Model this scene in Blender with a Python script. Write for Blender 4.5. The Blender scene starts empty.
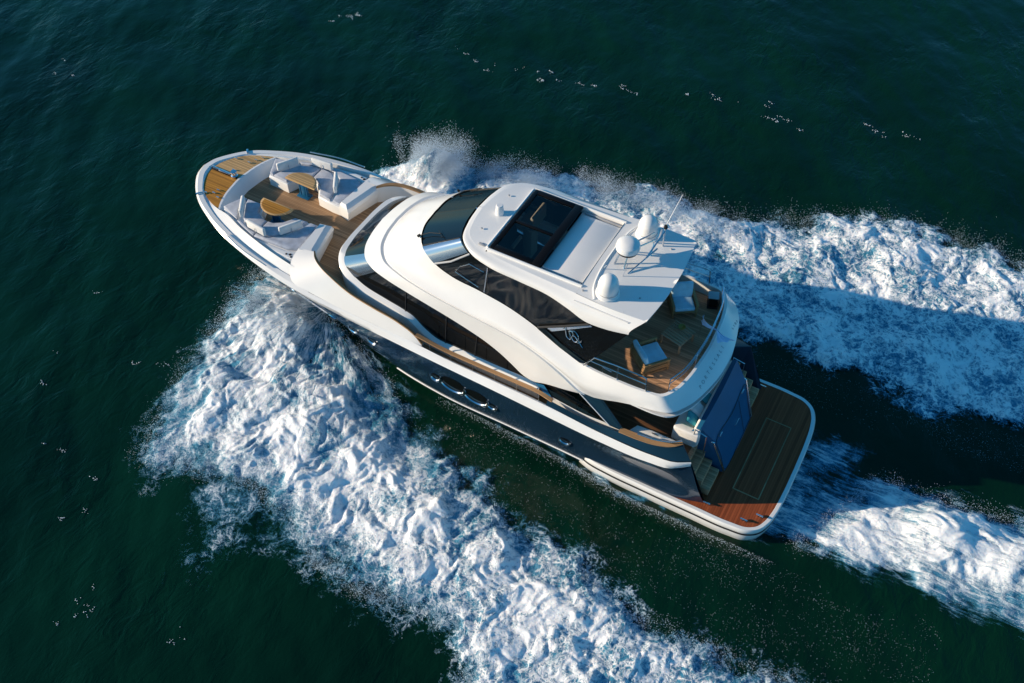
import bpy, bmesh, math, random
import numpy as np
from mathutils import Vector, Matrix
from mathutils.bvhtree import BVHTree
random.seed(7); rng = np.random.default_rng(11)
R = math.radians
scene = bpy.context.scene
COL = scene.collection

# ------------------------------------------------------------------ camera, sky, sun, exposure
cam_d = bpy.data.cameras.new('camera'); cam = bpy.data.objects.new('camera', cam_d); COL.objects.link(cam)
def cam_basis(dep, yaw, roll):
    f = Vector((math.cos(yaw)*math.cos(dep), math.sin(yaw)*math.cos(dep), -math.sin(dep)))
    rt = Vector((math.sin(yaw), -math.cos(yaw), 0)); up = rt.cross(f)
    return math.cos(roll)*rt+math.sin(roll)*up, -math.sin(roll)*rt+math.cos(roll)*up, f
rt, up, fw = cam_basis(R(50.15), R(-61.11), R(0.25))
M4 = Matrix((rt, up, -fw)).transposed().to_4x4(); M4.translation = Vector((-0.44, 20.86, 29.52))
cam.matrix_world = M4
cam_d.sensor_width = 36.0; cam_d.lens = 997.0/1024*36
cam_d.clip_end = 9000; cam_d.clip_start = 0.5
scene.camera = cam

SUN_EL, SUN_AZ = 16.0, 27.0          # azimuth counter-clockwise from +X (the bow)
w = bpy.data.worlds.new('World'); scene.world = w; w.use_nodes = True
nt = w.node_tree; bg = nt.nodes['Background']
sky = nt.nodes.new('ShaderNodeTexSky'); sky.sky_type = 'NISHITA'; sky.sun_disc = False
sky.sun_elevation = R(SUN_EL); sky.sun_rotation = R(90-SUN_AZ)
sky.air_density = 1.0; sky.dust_density = 0.2; sky.ozone_density = 8.0
hs = nt.nodes.new('ShaderNodeHueSaturation'); hs.inputs['Saturation'].default_value = 1.06; hs.inputs['Hue'].default_value = .478
nt.links.new(sky.outputs[0], hs.inputs['Color']); nt.links.new(hs.outputs[0], bg.inputs[0]); bg.inputs[1].default_value = 0.115
sd = bpy.data.lights.new('sun', 'SUN'); sd.energy = 4.7; sd.angle = R(0.5); sd.color = (1.0, .82, .60)
sun = bpy.data.objects.new('sun', sd); COL.objects.link(sun)
sdir = Vector((math.cos(R(SUN_AZ))*math.cos(R(SUN_EL)), math.sin(R(SUN_AZ))*math.cos(R(SUN_EL)), math.sin(R(SUN_EL))))
sun.rotation_euler = sdir.to_track_quat('Z', 'Y').to_euler(); sun.location = (40, 20, 30)
vs = scene.view_settings; vs.view_transform = 'Standard'; vs.look = 'None'; vs.exposure = 0.5; vs.gamma = 1.0
vs.use_curve_mapping = False
scene.cycles.max_bounces = 8; scene.cycles.transparent_max_bounces = 16

# ------------------------------------------------------------------ materials
def mat(name, col, rough=.5, metal=0., coat=0., spec=.5, trans=0., ior=1.45):
    m = bpy.data.materials.new(name); m.use_nodes = True
    b = m.node_tree.nodes['Principled BSDF']
    b.inputs['Base Color'].default_value = (*col, 1); b.inputs['Roughness'].default_value = rough
    b.inputs['Metallic'].default_value = metal; b.inputs['Coat Weight'].default_value = coat
    b.inputs['Coat Roughness'].default_value = .05
    b.inputs['Specular IOR Level'].default_value = spec; b.inputs['Transmission Weight'].default_value = trans
    b.inputs['IOR'].default_value = ior
    return m
def nodes(m): return m.node_tree, m.node_tree.nodes, m.node_tree.links, m.node_tree.nodes['Principled BSDF']
def mottled(m, col, amount=.12, scale=3., bump=0., bscale=40.):
    t, n, l, b = nodes(m)
    tc = n.new('ShaderNodeTexCoord'); nz = n.new('ShaderNodeTexNoise'); nz.inputs['Scale'].default_value = scale
    nz.inputs['Detail'].default_value = 6
    mr = n.new('ShaderNodeMapRange'); mr.inputs[1].default_value = .3; mr.inputs[2].default_value = .7
    mr.inputs[3].default_value = 1-amount; mr.inputs[4].default_value = 1+amount*.5
    mx = n.new('ShaderNodeMix'); mx.data_type = 'RGBA'; mx.blend_type = 'MULTIPLY'; mx.inputs[0].default_value = 1
    mx.inputs[6].default_value = (*col, 1)
    l.new(tc.outputs['Object'], nz.inputs['Vector']); l.new(nz.outputs['Fac'], mr.inputs[0])
    l.new(mr.outputs[0], mx.inputs[7]); l.new(mx.outputs[2], b.inputs['Base Color'])
    if bump:
        n2 = n.new('ShaderNodeTexNoise'); n2.inputs['Scale'].default_value = bscale; n2.inputs['Detail'].default_value = 4
        bp = n.new('ShaderNodeBump'); bp.inputs['Strength'].default_value = bump; bp.inputs['Distance'].default_value = .02
        l.new(tc.outputs['Object'], n2.inputs['Vector']); l.new(n2.outputs['Fac'], bp.inputs['Height'])
        l.new(bp.outputs[0], b.inputs['Normal'])
    return m
def teak(name, col, rough=.55, plank=.07, seam=.45, coat=0., angle=0.):
    m = mat(name, col, rough, coat=coat, spec=.12); t, n, l, b = nodes(m)
    tc = n.new('ShaderNodeTexCoord'); mp = n.new('ShaderNodeMapping'); mp.inputs['Rotation'].default_value = (0, 0, angle)
    sx = n.new('ShaderNodeSeparateXYZ'); l.new(tc.outputs['Object'], mp.inputs[0]); l.new(mp.outputs[0], sx.inputs[0])
    dv = n.new('ShaderNodeMath'); dv.operation = 'DIVIDE'; dv.inputs[1].default_value = plank; l.new(sx.outputs['Y'], dv.inputs[0])
    fr = n.new('ShaderNodeMath'); fr.operation = 'FRACT'; l.new(dv.outputs[0], fr.inputs[0])
    fl = n.new('ShaderNodeMath'); fl.operation = 'FLOOR'; l.new(dv.outputs[0], fl.inputs[0])
    ls = n.new('ShaderNodeMath'); ls.operation = 'LESS_THAN'; ls.inputs[1].default_value = .14; l.new(fr.outputs[0], ls.inputs[0])
    wn = n.new('ShaderNodeTexWhiteNoise'); wn.noise_dimensions = '1D'; l.new(fl.outputs[0], wn.inputs['W'])
    nz = n.new('ShaderNodeTexNoise'); nz.inputs['Scale'].default_value = 1.0; nz.inputs['Detail'].default_value = 8
    mp2 = n.new('ShaderNodeMapping'); mp2.inputs['Scale'].default_value = (1.2, 14, 6); l.new(mp.outputs[0], mp2.inputs[0]); l.new(mp2.outputs[0], nz.inputs['Vector'])
    ad = n.new('ShaderNodeMath'); ad.operation = 'ADD'; l.new(wn.outputs['Value'], ad.inputs[0]); l.new(nz.outputs['Fac'], ad.inputs[1])
    mr = n.new('ShaderNodeMapRange'); mr.inputs[1].default_value = .2; mr.inputs[2].default_value = 1.6; mr.inputs[3].default_value = .62; mr.inputs[4].default_value = 1.35
    l.new(ad.outputs[0], mr.inputs[0])
    sm = n.new('ShaderNodeMath'); sm.operation = 'MULTIPLY'; sm.inputs[1].default_value = seam; l.new(ls.outputs[0], sm.inputs[0])
    sb = n.new('ShaderNodeMath'); sb.operation = 'SUBTRACT'; sb.inputs[0].default_value = 1; l.new(sm.outputs[0], sb.inputs[1])
    mu = n.new('ShaderNodeMath'); mu.operation = 'MULTIPLY'; l.new(mr.outputs[0], mu.inputs[0]); l.new(sb.outputs[0], mu.inputs[1])
    mx = n.new('ShaderNodeMix'); mx.data_type = 'RGBA'; mx.blend_type = 'MULTIPLY'; mx.inputs[0].default_value = 1; mx.inputs[6].default_value = (*col, 1)
    l.new(mu.outputs[0], mx.inputs[7]); l.new(mx.outputs[2], b.inputs['Base Color'])
    return m
GEL = mottled(mat('white_gelcoat', (.80, .79, .77), .22, coat=.5), (.80, .79, .77), .04, .8)
GELM = mottled(mat('matt_white_gelcoat', (.74, .74, .74), .5), (.74, .74, .74), .06, 2)
NAVY = mottled(mat('navy_hull_paint', (.010, .027, .052), .12, coat=1.), (.010, .028, .055), .25, .7)
NAVYB = mottled(mat('blue_transom_paint', (.012, .105, .22), .35, coat=.0, spec=.3), (.012, .105, .22), .15, .7)
NAVYC = mottled(mat('dark_teal_paint', (.006, .03, .055), .3, spec=.4), (.006, .03, .055), .15, .7)
GLASS = mat('tinted_black_glass', (.005, .006, .007), .04, spec=.45)
SKYL = mat('skylight_glass', (0, 0, 0), .02); t, n, l, b = nodes(SKYL)
tr = n.new('ShaderNodeBsdfTransparent'); tr.inputs[0].default_value = (.62, .64, .63, 1); gl = n.new('ShaderNodeBsdfGlossy'); gl.inputs['Roughness'].default_value = .02
fz = n.new('ShaderNodeFresnel'); fz.inputs[0].default_value = 1.6; ms_ = n.new('ShaderNodeMixShader')
l.new(fz.outputs[0], ms_.inputs[0]); l.new(tr.outputs[0], ms_.inputs[1]); l.new(gl.outputs[0], ms_.inputs[2]); l.new(ms_.outputs[0], n['Material Output'].inputs[0])
WINGL = SKYL.copy(); WINGL.name = 'smoked_glass'; WINGL.node_tree.nodes['Transparent BSDF'].inputs[0].default_value = (.5, .5, .48, 1)
MIRR = mat('added_reflection_mirror', (.30, .34, .39), .06, metal=.85)  # mirror skin added to give corner glass a bright reflection
CHROME = mat('polished_steel', (.75, .76, .78), .16, metal=1.)
BLACK = mat('black_rubber', (.012, .012, .013), .5)
GREY = mat('grey_trim', (.36, .37, .39), .4)
FAB = mottled(mat('light_grey_canvas', (.52, .53, .56), .95, spec=.2), (.45, .48, .55), .2, 5, .25, 90)
FABW = mottled(mat('white_canvas', (.74, .73, .71), .9, spec=.2), (.74, .73, .71), .08, 5, .25, 90)
FABB = mottled(mat('sky_blue_canvas', (.10, .34, .55), .9, spec=.2), (.50, .74, .87), .12, 5, .25, 90)
FABT = mottled(mat('teal_canvas', (.05, .30, .34), .9, spec=.2), (.07, .40, .45), .12, 5, .25, 90)
BEIGE = mat('beige_leather', (.34, .31, .25), .6)
TEAK = teak('weathered_teak', (.33, .205, .115), .6)
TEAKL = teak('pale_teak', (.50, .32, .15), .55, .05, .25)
TEAK_SHEEN = teak('sheen_coloured_teak', (.42, .19, .03), .35, .05, .3, .3)  # same teak as the pale one, glossy orange reflection put into its colour
TEAKF = teak('grey_teak', (.48, .28, .16), .6, .09, .35)
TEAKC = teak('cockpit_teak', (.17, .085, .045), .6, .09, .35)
TEAKP = teak('wet_teak', (.27, .068, .025), .4, .08, .35, .15, R(90))
TRIM = teak('teak_trim', (.36, .21, .105), .45, .5, .0)
SLAT = teak('honey_teak', (.38, .22, .10), .5, .5, .0)
DARKW = teak('dark_teak', (.46, .31, .19), .5, .5, .0)
DARK = mat('dark_interior', (.02, .02, .022), .7)

# ------------------------------------------------------------------ mesh helpers
def cr(pts, n):
    p = np.array(pts, float)
    if len(p) == 2:
        t = np.linspace(0, 1, n)[:, None]; return p[0]*(1-t)+p[1]*t
    d = np.r_[0, np.cumsum(np.maximum(np.linalg.norm(np.diff(p, axis=0), axis=1), 1e-6))]
    m = np.zeros_like(p)
    for i in range(len(p)):
        if i == 0: m[i] = (p[1]-p[0])/(d[1]-d[0])
        elif i == len(p)-1: m[i] = (p[-1]-p[-2])/(d[-1]-d[-2])
        else:
            a = (p[i]-p[i-1])/(d[i]-d[i-1]); b = (p[i+1]-p[i])/(d[i+1]-d[i])
            wa = d[i+1]-d[i]; wb = d[i]-d[i-1]; m[i] = (a*wa+b*wb)/(wa+wb)
    s = np.linspace(0, d[-1], n); k = np.clip(np.searchsorted(d, s, side='right')-1, 0, len(p)-2)
    h = (d[k+1]-d[k]); t = ((s-d[k])/h)[:, None]; h = h[:, None]
    return (2*t**3-3*t**2+1)*p[k]+(t**3-2*t**2+t)*h*m[k]+(-2*t**3+3*t**2)*p[k+1]+(t**3-t**2)*h*m[k+1]
class MB:
    def __init__(s): s.v = []; s.f = []
    def add(s, v, f, M=None):
        o = len(s.v)
        for p in v:
            p = Vector(p); s.v.append(tuple(M @ p if M is not None else p))
        for q in f: s.f.append(tuple(i+o for i in q))
        return s
    def bm(s, b, M=None):
        b.verts.ensure_lookup_table(); b.verts.index_update()
        s.add([v.co.copy() for v in b.verts], [[v.index for v in f.verts] for f in b.faces], M); b.free(); return s
    def box(s, c, size, M=None, bev=.02, seg=2, rz=0.):
        b = bmesh.new(); bmesh.ops.create_cube(b, size=1)
        for v in b.verts: v.co = Vector((v.co.x*size[0], v.co.y*size[1], v.co.z*size[2]))
        if bev: bmesh.ops.bevel(b, geom=list(b.edges), offset=min(bev, min(size)*.45), segments=seg, profile=.5, affect='EDGES')
        T = Matrix.Translation(c) @ Matrix.Rotation(rz, 4, 'Z')
        return s.bm(b, (M @ T) if M is not None else T)
    def prism(s, pts, z0, z1, bev=.0, seg=2, M=None):
        b = bmesh.new(); vs = [b.verts.new((p[0], p[1], z0 if len(p) < 3 else p[2])) for p in pts]
        f = b.faces.new(vs); r = bmesh.ops.extrude_face_region(b, geom=[f])
        tv = [e for e in r['geom'] if isinstance(e, bmesh.types.BMVert)]
        for v in tv: v.co.z = (z1 if len(pts[0]) < 3 else v.co.z+z1)
        bmesh.ops.recalc_face_normals(b, faces=list(b.faces))
        if bev:
            ed = [e for e in b.edges if all(v in tv for v in e.verts)]
            bmesh.ops.bevel(b, geom=ed, offset=bev, segments=seg, profile=.5, affect='EDGES')
        return s.bm(b, M)
    def tube(s, pts, r, n=8, k=None, closed=False, M=None):
        p = cr(pts, k) if k else np.array(pts, float)
        P = [Vector(q) for q in p]; N = len(P); v = []; f = []; u = None
        for i in range(N):
            a = P[(i-1) % N] if (closed or i > 0) else P[i]; c = P[(i+1) % N] if (closed or i < N-1) else P[i]
            t = (c-a).normalized()
            if u is None: u = t.orthogonal().normalized()
            u = (u-t*u.dot(t)).normalized(); w_ = t.cross(u); rr = r[i] if hasattr(r, '__len__') else r
            for j in range(n):
                an = 2*math.pi*j/n; v.append(P[i]+u*math.cos(an)*rr+w_*math.sin(an)*rr)
        for i in range(N if closed else N-1):
            for j in range(n):
                f.append((i*n+j, i*n+(j+1) % n, ((i+1) % N)*n+(j+1) % n, ((i+1) % N)*n+j))
        if not closed: f.append(tuple(range(n))[::-1]); f.append(tuple(range((N-1)*n, N*n)))
        return s.add(v, f, M)
    def lathe(s, prof, c=(0, 0, 0), n=28, M=None):
        v = []; f = []
        for (r, z) in prof:
            for j in range(n):
                a = 2*math.pi*j/n; v.append((c[0]+r*math.cos(a), c[1]+r*math.sin(a), c[2]+z))
        for i in range(len(prof)-1):
            for j in range(n): f.append((i*n+j, i*n+(j+1) % n, (i+1)*n+(j+1) % n, (i+1)*n+j))
        f.append(tuple(range(n))[::-1]); f.append(tuple(range((len(prof)-1)*n, len(prof)*n)))
        return s.add(v, f, M)
    def grid(s, A, flip=False):
        k, n = A.shape[:2]; v = A.reshape(-1, 3); f = []
        for i in range(k-1):
            for j in range(n-1):
                q = (i*n+j, i*n+j+1, (i+1)*n+j+1, (i+1)*n+j); f.append(q[::-1] if flip else q)
        return s.add(v, f)
    def loft(s, lines, n=60, mirror=True, across=0, side=1):
        A = np.array([cr(l, n) for l in lines])
        if across: A = np.stack([cr(A[:, j], across) for j in range(n)], axis=1)
        if side < 0: A = A*np.array([1, -1, 1])
        s.grid(A)
        if mirror: s.grid(A*np.array([1, -1, 1]), True)
        return s
    def build(s, name, m, parent=None, smooth=True, ang=38, merge=.0006, **props):
        me = bpy.data.meshes.new(name)
        b = bmesh.new(); vs = [b.verts.new(v) for v in s.v]
        for q in s.f:
            qq = [];
            for i in q:
                if i not in qq: qq.append(i)
            if len(qq) > 2:
                try: b.faces.new([vs[i] for i in qq])
                except ValueError: pass
        if merge: bmesh.ops.remove_doubles(b, verts=list(b.verts), dist=merge)
        bmesh.ops.dissolve_degenerate(b, edges=list(b.edges), dist=1e-5)
        bmesh.ops.recalc_face_normals(b, faces=list(b.faces))
        b.to_mesh(me); b.free()
        if smooth:
            me.polygons.foreach_set('use_smooth', [True]*len(me.polygons))
            me.set_sharp_from_angle(angle=R(ang))
        me.materials.append(m)
        o = bpy.data.objects.new(name, me); COL.objects.link(o)
        if parent is not None:
            o.parent = parent
            o.matrix_parent_inverse = wm(parent).inverted()
        for k_, v_ in props.items(): o[k_] = v_
        return o
def wm(o):
    m = o.matrix_basis.copy()
    if o.parent: m = wm(o.parent) @ o.matrix_parent_inverse @ m
    return m
def empty(name, loc, label, cat, group=None, rz=0):
    o = bpy.data.objects.new(name, None); COL.objects.link(o); o.location = loc; o.rotation_euler = (0, 0, rz)
    o.empty_display_size = .3; o['label'] = label; o['category'] = cat
    if group: o['group'] = group
    return o
def tag(o, label, cat, group=None):
    o['label'] = label; o['category'] = cat
    if group: o['group'] = group
    return o
def mir(pts): return [(p[0], -p[1], *p[2:]) for p in pts]
def full(pts):      # a half outline from centreline to centreline, closed over both sides
    q = list(pts); return q+[(p[0], -p[1], *p[2:]) for p in reversed(q) if abs(p[1]) > 1e-6]
def both(fn):
    for sgn in (1, -1): fn(sgn)
def smooth_outline(pts, n): return [tuple(p) for p in cr(pts, n)]

# ------------------------------------------------------------------ numpy noise for water and foam
def _hash(ix, iy, seed):
    h = (ix.astype(np.int64)*374761393 + iy.astype(np.int64)*668265263 + seed*1442695041) & 0xffffffff
    h = ((h ^ (h >> 13))*1274126177) & 0xffffffff
    return ((h ^ (h >> 16)) & 0xffff)/65535.0
def perlin(x, y, seed=0):
    ix = np.floor(x); iy = np.floor(y); fx = x-ix; fy = y-iy
    u = fx*fx*fx*(fx*(fx*6-15)+10); v = fy*fy*fy*(fy*(fy*6-15)+10)
    def g(a, b):
        an = _hash(ix+a, iy+b, seed)*2*np.pi
        return np.cos(an)*(fx-a)+np.sin(an)*(fy-b)
    return ((g(0, 0)*(1-u)+g(1, 0)*u)*(1-v)+(g(0, 1)*(1-u)+g(1, 1)*u)*v)*1.5
def fbm(x, y, oct=5, seed=0, gain=.5, billow=False):
    s = 0; a = 1.; t = 0
    for o in range(oct):
        p = perlin(x*2**o+o*17.3, y*2**o-o*9.1, seed+o)
        if billow: p = 3.0*np.abs(p)-.9
        s = s+a*p; t += a; a *= gain
    return s/t
def sstep(a, b, x):
    t = np.clip((x-a)/(b-a), 0, 1); return t*t*(3-2*t)
def poly_sd(x, y, poly):        # signed distance, positive inside
    P = np.array(poly, float); d = np.full(x.shape, 1e9); ins = np.zeros(x.shape, bool)
    for i in range(len(P)):
        a = P[i]; b = P[(i+1) % len(P)]; e = b-a; L2 = max(e@e, 1e-9)
        t = np.clip(((x-a[0])*e[0]+(y-a[1])*e[1])/L2, 0, 1)
        d = np.minimum(d, np.hypot(x-a[0]-t*e[0], y-a[1]-t*e[1]))
        c = ((a[1] > y) != (b[1] > y)) & (x < (b[0]-a[0])*(y-a[1])/((b[1]-a[1]) if b[1] != a[1] else 1e-9)+a[0])
        ins ^= c
    return np.where(ins, d, -d)
def np_mesh(name, V, F, m, smooth=True, attr=None, flow=None, streak=None):
    me = bpy.data.meshes.new(name); k = F.shape[1]
    me.vertices.add(len(V)); me.vertices.foreach_set('co', V.astype(np.float32).ravel())
    me.loops.add(F.size); me.loops.foreach_set('vertex_index', F.astype(np.int32).ravel())
    me.polygons.add(len(F)); me.polygons.foreach_set('loop_start', np.arange(0, F.size, k, dtype=np.int32))
    me.polygons.foreach_set('loop_total', np.full(len(F), k, dtype=np.int32))
    me.update(calc_edges=True)
    if smooth: me.polygons.foreach_set('use_smooth', np.ones(len(F), bool))
    if attr is not None:
        a = me.attributes.new('foam_cover', 'FLOAT', 'POINT'); a.data.foreach_set('value', attr.astype(np.float32))
    if flow is not None:
        a = me.attributes.new('flow', 'FLOAT_VECTOR', 'POINT'); a.data.foreach_set('vector', flow.astype(np.float32).ravel())
        a = me.attributes.new('streak', 'FLOAT', 'POINT'); a.data.foreach_set('value', streak.astype(np.float32))
    me.materials.append(m); o = bpy.data.objects.new(name, me); COL.objects.link(o); return o

# ------------------------------------------------------------------ the sea
WAT = mat('sea_water', (.0013, .0195, .0092), .07, spec=.36, ior=1.333)
t, n, l, b = nodes(WAT)
tc = n.new('ShaderNodeTexCoord')
mp = n.new('ShaderNodeMapping'); mp.inputs['Rotation'].default_value = (0, 0, R(35)); mp.inputs['Scale'].default_value = (1.6, .8, 1)
l.new(tc.outputs['Object'], mp.inputs[0])
n1 = n.new('ShaderNodeTexNoise'); n1.inputs['Scale'].default_value = 1.5; n1.inputs['Detail'].default_value = 7; n1.inputs['Roughness'].default_value = .58; n1.inputs['Distortion'].default_value = .7
l.new(mp.outputs[0], n1.inputs['Vector'])
bp0 = n.new('ShaderNodeBump'); bp0.inputs['Strength'].default_value = .30; bp0.inputs['Distance'].default_value = .02
n5 = n.new('ShaderNodeTexNoise'); n5.inputs['Scale'].default_value = 7; n5.inputs['Detail'].default_value = 5; l.new(mp.outputs[0], n5.inputs['Vector']); l.new(n5.outputs['Fac'], bp0.inputs['Height'])
bp = n.new('ShaderNodeBump'); bp.inputs['Distance'].default_value = .12; l.new(bp0.outputs[0], bp.inputs['Normal'])
pw = n.new('ShaderNodeTexNoise'); pw.inputs['Scale'].default_value = .22; pw.inputs['Detail'].default_value = 3; l.new(tc.outputs['Object'], pw.inputs['Vector'])
pm = n.new('ShaderNodeMapRange'); pm.inputs[1].default_value = .35; pm.inputs[2].default_value = .68; pm.inputs[3].default_value = .12; pm.inputs[4].default_value = .62; l.new(pw.outputs['Fac'], pm.inputs[0]); l.new(pm.outputs[0], bp.inputs['Strength'])
l.new(n1.outputs['Fac'], bp.inputs['Height']); l.new(bp.outputs[0], b.inputs['Normal'])
n2 = n.new('ShaderNodeTexNoise'); n2.inputs['Scale'].default_value = .12; n2.inputs['Detail'].default_value = 5
mr = n.new('ShaderNodeMapRange'); mr.inputs[1].default_value = .3; mr.inputs[2].default_value = .7; mr.inputs[3].default_value = .7; mr.inputs[4].default_value = 1.3
mx = n.new('ShaderNodeMix'); mx.data_type = 'RGBA'; mx.blend_type = 'MULTIPLY'; mx.inputs[0].default_value = 1; mx.inputs[6].default_value = (.0013, .0195, .0092, 1)
l.new(tc.outputs['Object'], n2.inputs['Vector']); l.new(n2.outputs['Fac'], mr.inputs[0]); l.new(mr.outputs[0], mx.inputs[7]); l.new(mx.outputs[2], b.inputs['Base Color'])
def wave_h(x, y):
    h = .10*perlin(x*.16+y*.10, y*.20-x*.05, 91)
    c, s_ = math.cos(R(35)), math.sin(R(35)); u = x*c+y*s_; v = -x*s_+y*c
    h = h+.06*perlin(u*.55, v*.26, 92)+.03*perlin(u*1.3, v*.7, 93)+.012*perlin(u*3.1, v*1.9, 94)
    return h
def axis(lo, hi, step):
    a = list(np.arange(lo, hi+1e-6, step)); s_ = step; p = a[-1]
    while p < 4000: s_ *= 1.35; p += s_; a.append(p)
    s_ = step; p = lo; pre = []
    while p > -4000: s_ *= 1.35; p -= s_; pre.append(p)
    return np.array(pre[::-1]+a)
ax, ay = axis(-16, 54, .16), axis(-42, 24, .16)
X, Y = np.meshgrid(ax, ay, indexing='ij')
fade = 1-sstep(60, 300, np.hypot(X-15, Y+8))
Z = wave_h(X, Y)*fade
# trough pressed down beside and behind the hull, so no water stands inside the boat
inh = poly_sd(X, Y, [(-.3, -3), (-.3, 3), (13, 2.8), (18, 1.8), (23, 0), (18, -1.8), (13, -2.8)])
Z = Z*sstep(1.0, -2.5, inh)-.10*sstep(-1.2, .2, inh)
nx, ny = X.shape; I = np.arange(nx*ny).reshape(nx, ny)
F = np.stack([I[:-1, :-1], I[1:, :-1], I[1:, 1:], I[:-1, 1:]], -1).reshape(-1, 4)
sea = np_mesh('water', np.stack([X, Y, Z], -1).reshape(-1, 3), F, WAT); sea['kind'] = 'structure'

# ------------------------------------------------------------------ wake foam and spray (nobody could count it: stuff)
def foam_mat(name, col, stretch=(1, 1, 1), rot=0., scale=2.2, thin=.04, soft=.03):
    """aerated turquoise water under clumps and filaments of white froth; transparent where the cover is thin"""
    m = mat(name, col, .8, spec=.2); t, n, l, b = nodes(m)
    def nd(k, **kw):
        q = n.new('ShaderNode'+k)
        for a_, v_ in kw.items(): setattr(q, a_, v_)
        return q
    def math_(op, a_, c_=None, d_=None):
        q = nd('Math', operation=op)
        for i, v_ in enumerate((a_, c_, d_)):
            if v_ is None: continue
            if hasattr(v_, 'type'): l.new(v_, q.inputs[i])
            else: q.inputs[i].default_value = v_
        return q.outputs[0]
    def noise(vec, sc, det, rough, dist=0.):
        q = nd('TexNoise'); q.inputs['Scale'].default_value = sc; q.inputs['Detail'].default_value = det; q.inputs['Roughness'].default_value = rough; q.inputs['Distortion'].default_value = dist
        l.new(vec, q.inputs['Vector']); return q.outputs['Fac']
    def rng_(v_, a0, a1, b0=0., b1=1.):
        q = nd('MapRange', interpolation_type='SMOOTHSTEP'); l.new(v_, q.inputs[0])
        for i, x in enumerate((a0, a1, b0, b1)): q.inputs[i+1].default_value = x
        return q.outputs[0]
    at = nd('Attribute'); at.attribute_name = 'foam_cover'; dens = at.outputs['Fac']
    fa = nd('Attribute'); fa.attribute_name = 'flow'; sa = nd('Attribute'); sa.attribute_name = 'streak'; mask = sa.outputs['Fac']
    tc = nd('TexCoord'); wn = nd('TexNoise'); wn.inputs['Scale'].default_value = .9; wn.inputs['Detail'].default_value = 4; l.new(tc.outputs['Object'], wn.inputs['Vector'])
    wv = nd('VectorMath', operation='MULTIPLY_ADD'); l.new(wn.outputs['Color'], wv.inputs[0]); wv.inputs[1].default_value = (.6, .6, .6); l.new(tc.outputs['Object'], wv.inputs[2]); vec = wv.outputs[0]
    c0 = lambda v_, k_: math_('MULTIPLY', math_('SUBTRACT', v_, .5), k_)
    def ridge(v_, sc, k_): return rng_(math_('ABSOLUTE', math_('SUBTRACT', noise(v_, sc, 5, .58, .4), .5)), 0., k_, 1., 0.)
    clump = c0(noise(vec, scale*.36, 9, .60), 3.2)
    fil = math_('ADD', math_('MULTIPLY', ridge(vec, scale*.75, .10), .55), math_('MULTIPLY', ridge(vec, scale*1.9, .12), .45))
    iso = math_('ADD', math_('MULTIPLY', clump, .75), math_('MULTIPLY_ADD', fil, .9, -.38))
    strk = math_('ADD', c0(noise(fa.outputs['Vector'], 1.0, 9, .62, .25), 3.4), math_('MULTIPLY_ADD', ridge(fa.outputs['Vector'], 2.2, .12), .5, -.2))
    mixf = nd('Mix', data_type='FLOAT'); l.new(mask, mixf.inputs[0]); l.new(iso, mixf.inputs[2]); l.new(strk, mixf.inputs[3]); tex = mixf.outputs[0]
    fine = c0(noise(tc.outputs['Object'], scale*5.5, 6, .72), 1.5)
    tex = math_('ADD', tex, math_('MULTIPLY', fine, .55))
    froth = rng_(math_('ADD', tex, math_('MULTIPLY_ADD', dens, 1.0, -.62+.0)), -.30+thin, .62+thin)
    mixc = nd('Mix', data_type='RGBA'); l.new(froth, mixc.inputs[0]); mixc.inputs[6].default_value = (.05, .25, .39, 1); mixc.inputs[7].default_value = (*col, 1)
    l.new(mixc.outputs[2], b.inputs['Base Color'])
    alpha = rng_(math_('ADD', dens, math_('MULTIPLY', tex, .42)), .14, .62)
    b.inputs['Subsurface Weight'].default_value = .5; b.inputs['Subsurface Radius'].default_value = (.7, .9, 1.); b.inputs['Subsurface Scale'].default_value = soft
    bp = nd('Bump'); bp.inputs['Strength'].default_value = .6; bp.inputs['Distance'].default_value = .06
    l.new(math_('ADD', math_('MULTIPLY', fine, .4), froth), bp.inputs['Height']); l.new(bp.outputs[0], b.inputs['Normal'])
    l.new(alpha, b.inputs['Alpha'])
    return m
FRINGE = foam_mat('streaky_spray', (.86, .88, .89), (2.6, .8, 1), 0, 3.0)
FOAM = foam_mat('white_foam', (.92, .93, .94), scale=3.1); FOAMS = foam_mat('streaky_foam', (.88, .90, .91), (.5, 2.0, 1), 0, 2.2)
PORT = [(20.2, 1.1), (21.6, .4), (22.0, 1.2), (22.2, 2.4), (21.9, 3.9), (21.4, 5.4), (21.4, 6.8), (21.0, 8.1), (20.6, 9.4), (20.3, 10.2), (19.2, 10.4), (17.6, 9.6), (15.8, 9.5), (14.3, 9.8), (12.4, 10.6), (10.6, 10.8), (9.2, 10.6), (8.3, 10.3), (7.2, 10.5), (6.4, 11.1), (5.9, 11.8), (4.9, 13.6), (1, 16), (-9, 14), (-5.7, 7.6), (-3.5, 6.9), (-2.2, 6.9), (-.7, 7.0), (.8, 7.2), (2.2, 7.3), (3.5, 6.8), (5.3, 6.4), (7.2, 6.0), (9.3, 5.6), (11.1, 5.2), (12.8, 4.4), (14.5, 3.4), (16.6, 2.5), (18.0, 1.7), (18.8, 1.2)]
PORTD = [(20.2, 1.1), (21.4, 2.7), (21.3, 4.4), (20.1, 7.6), (20.0, 9.3), (18.9, 9.4), (16.4, 8.7), (14.2, 8.9), (11.9, 9.7), (9.5, 10.0), (8.1, 9.9), (6.7, 10.4), (5.5, 11.6), (4.4, 13.3), (0, 15), (-9, 12), (-3.3, 9.0), (-1.6, 7.9), (.4, 7.6), (2.1, 7.6), (3.9, 7.3), (5.5, 7.0), (8.0, 6.5), (10.3, 6.2), (12.3, 5.7), (14.5, 4.9), (16.1, 4.1), (17.9, 2.9)]
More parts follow.
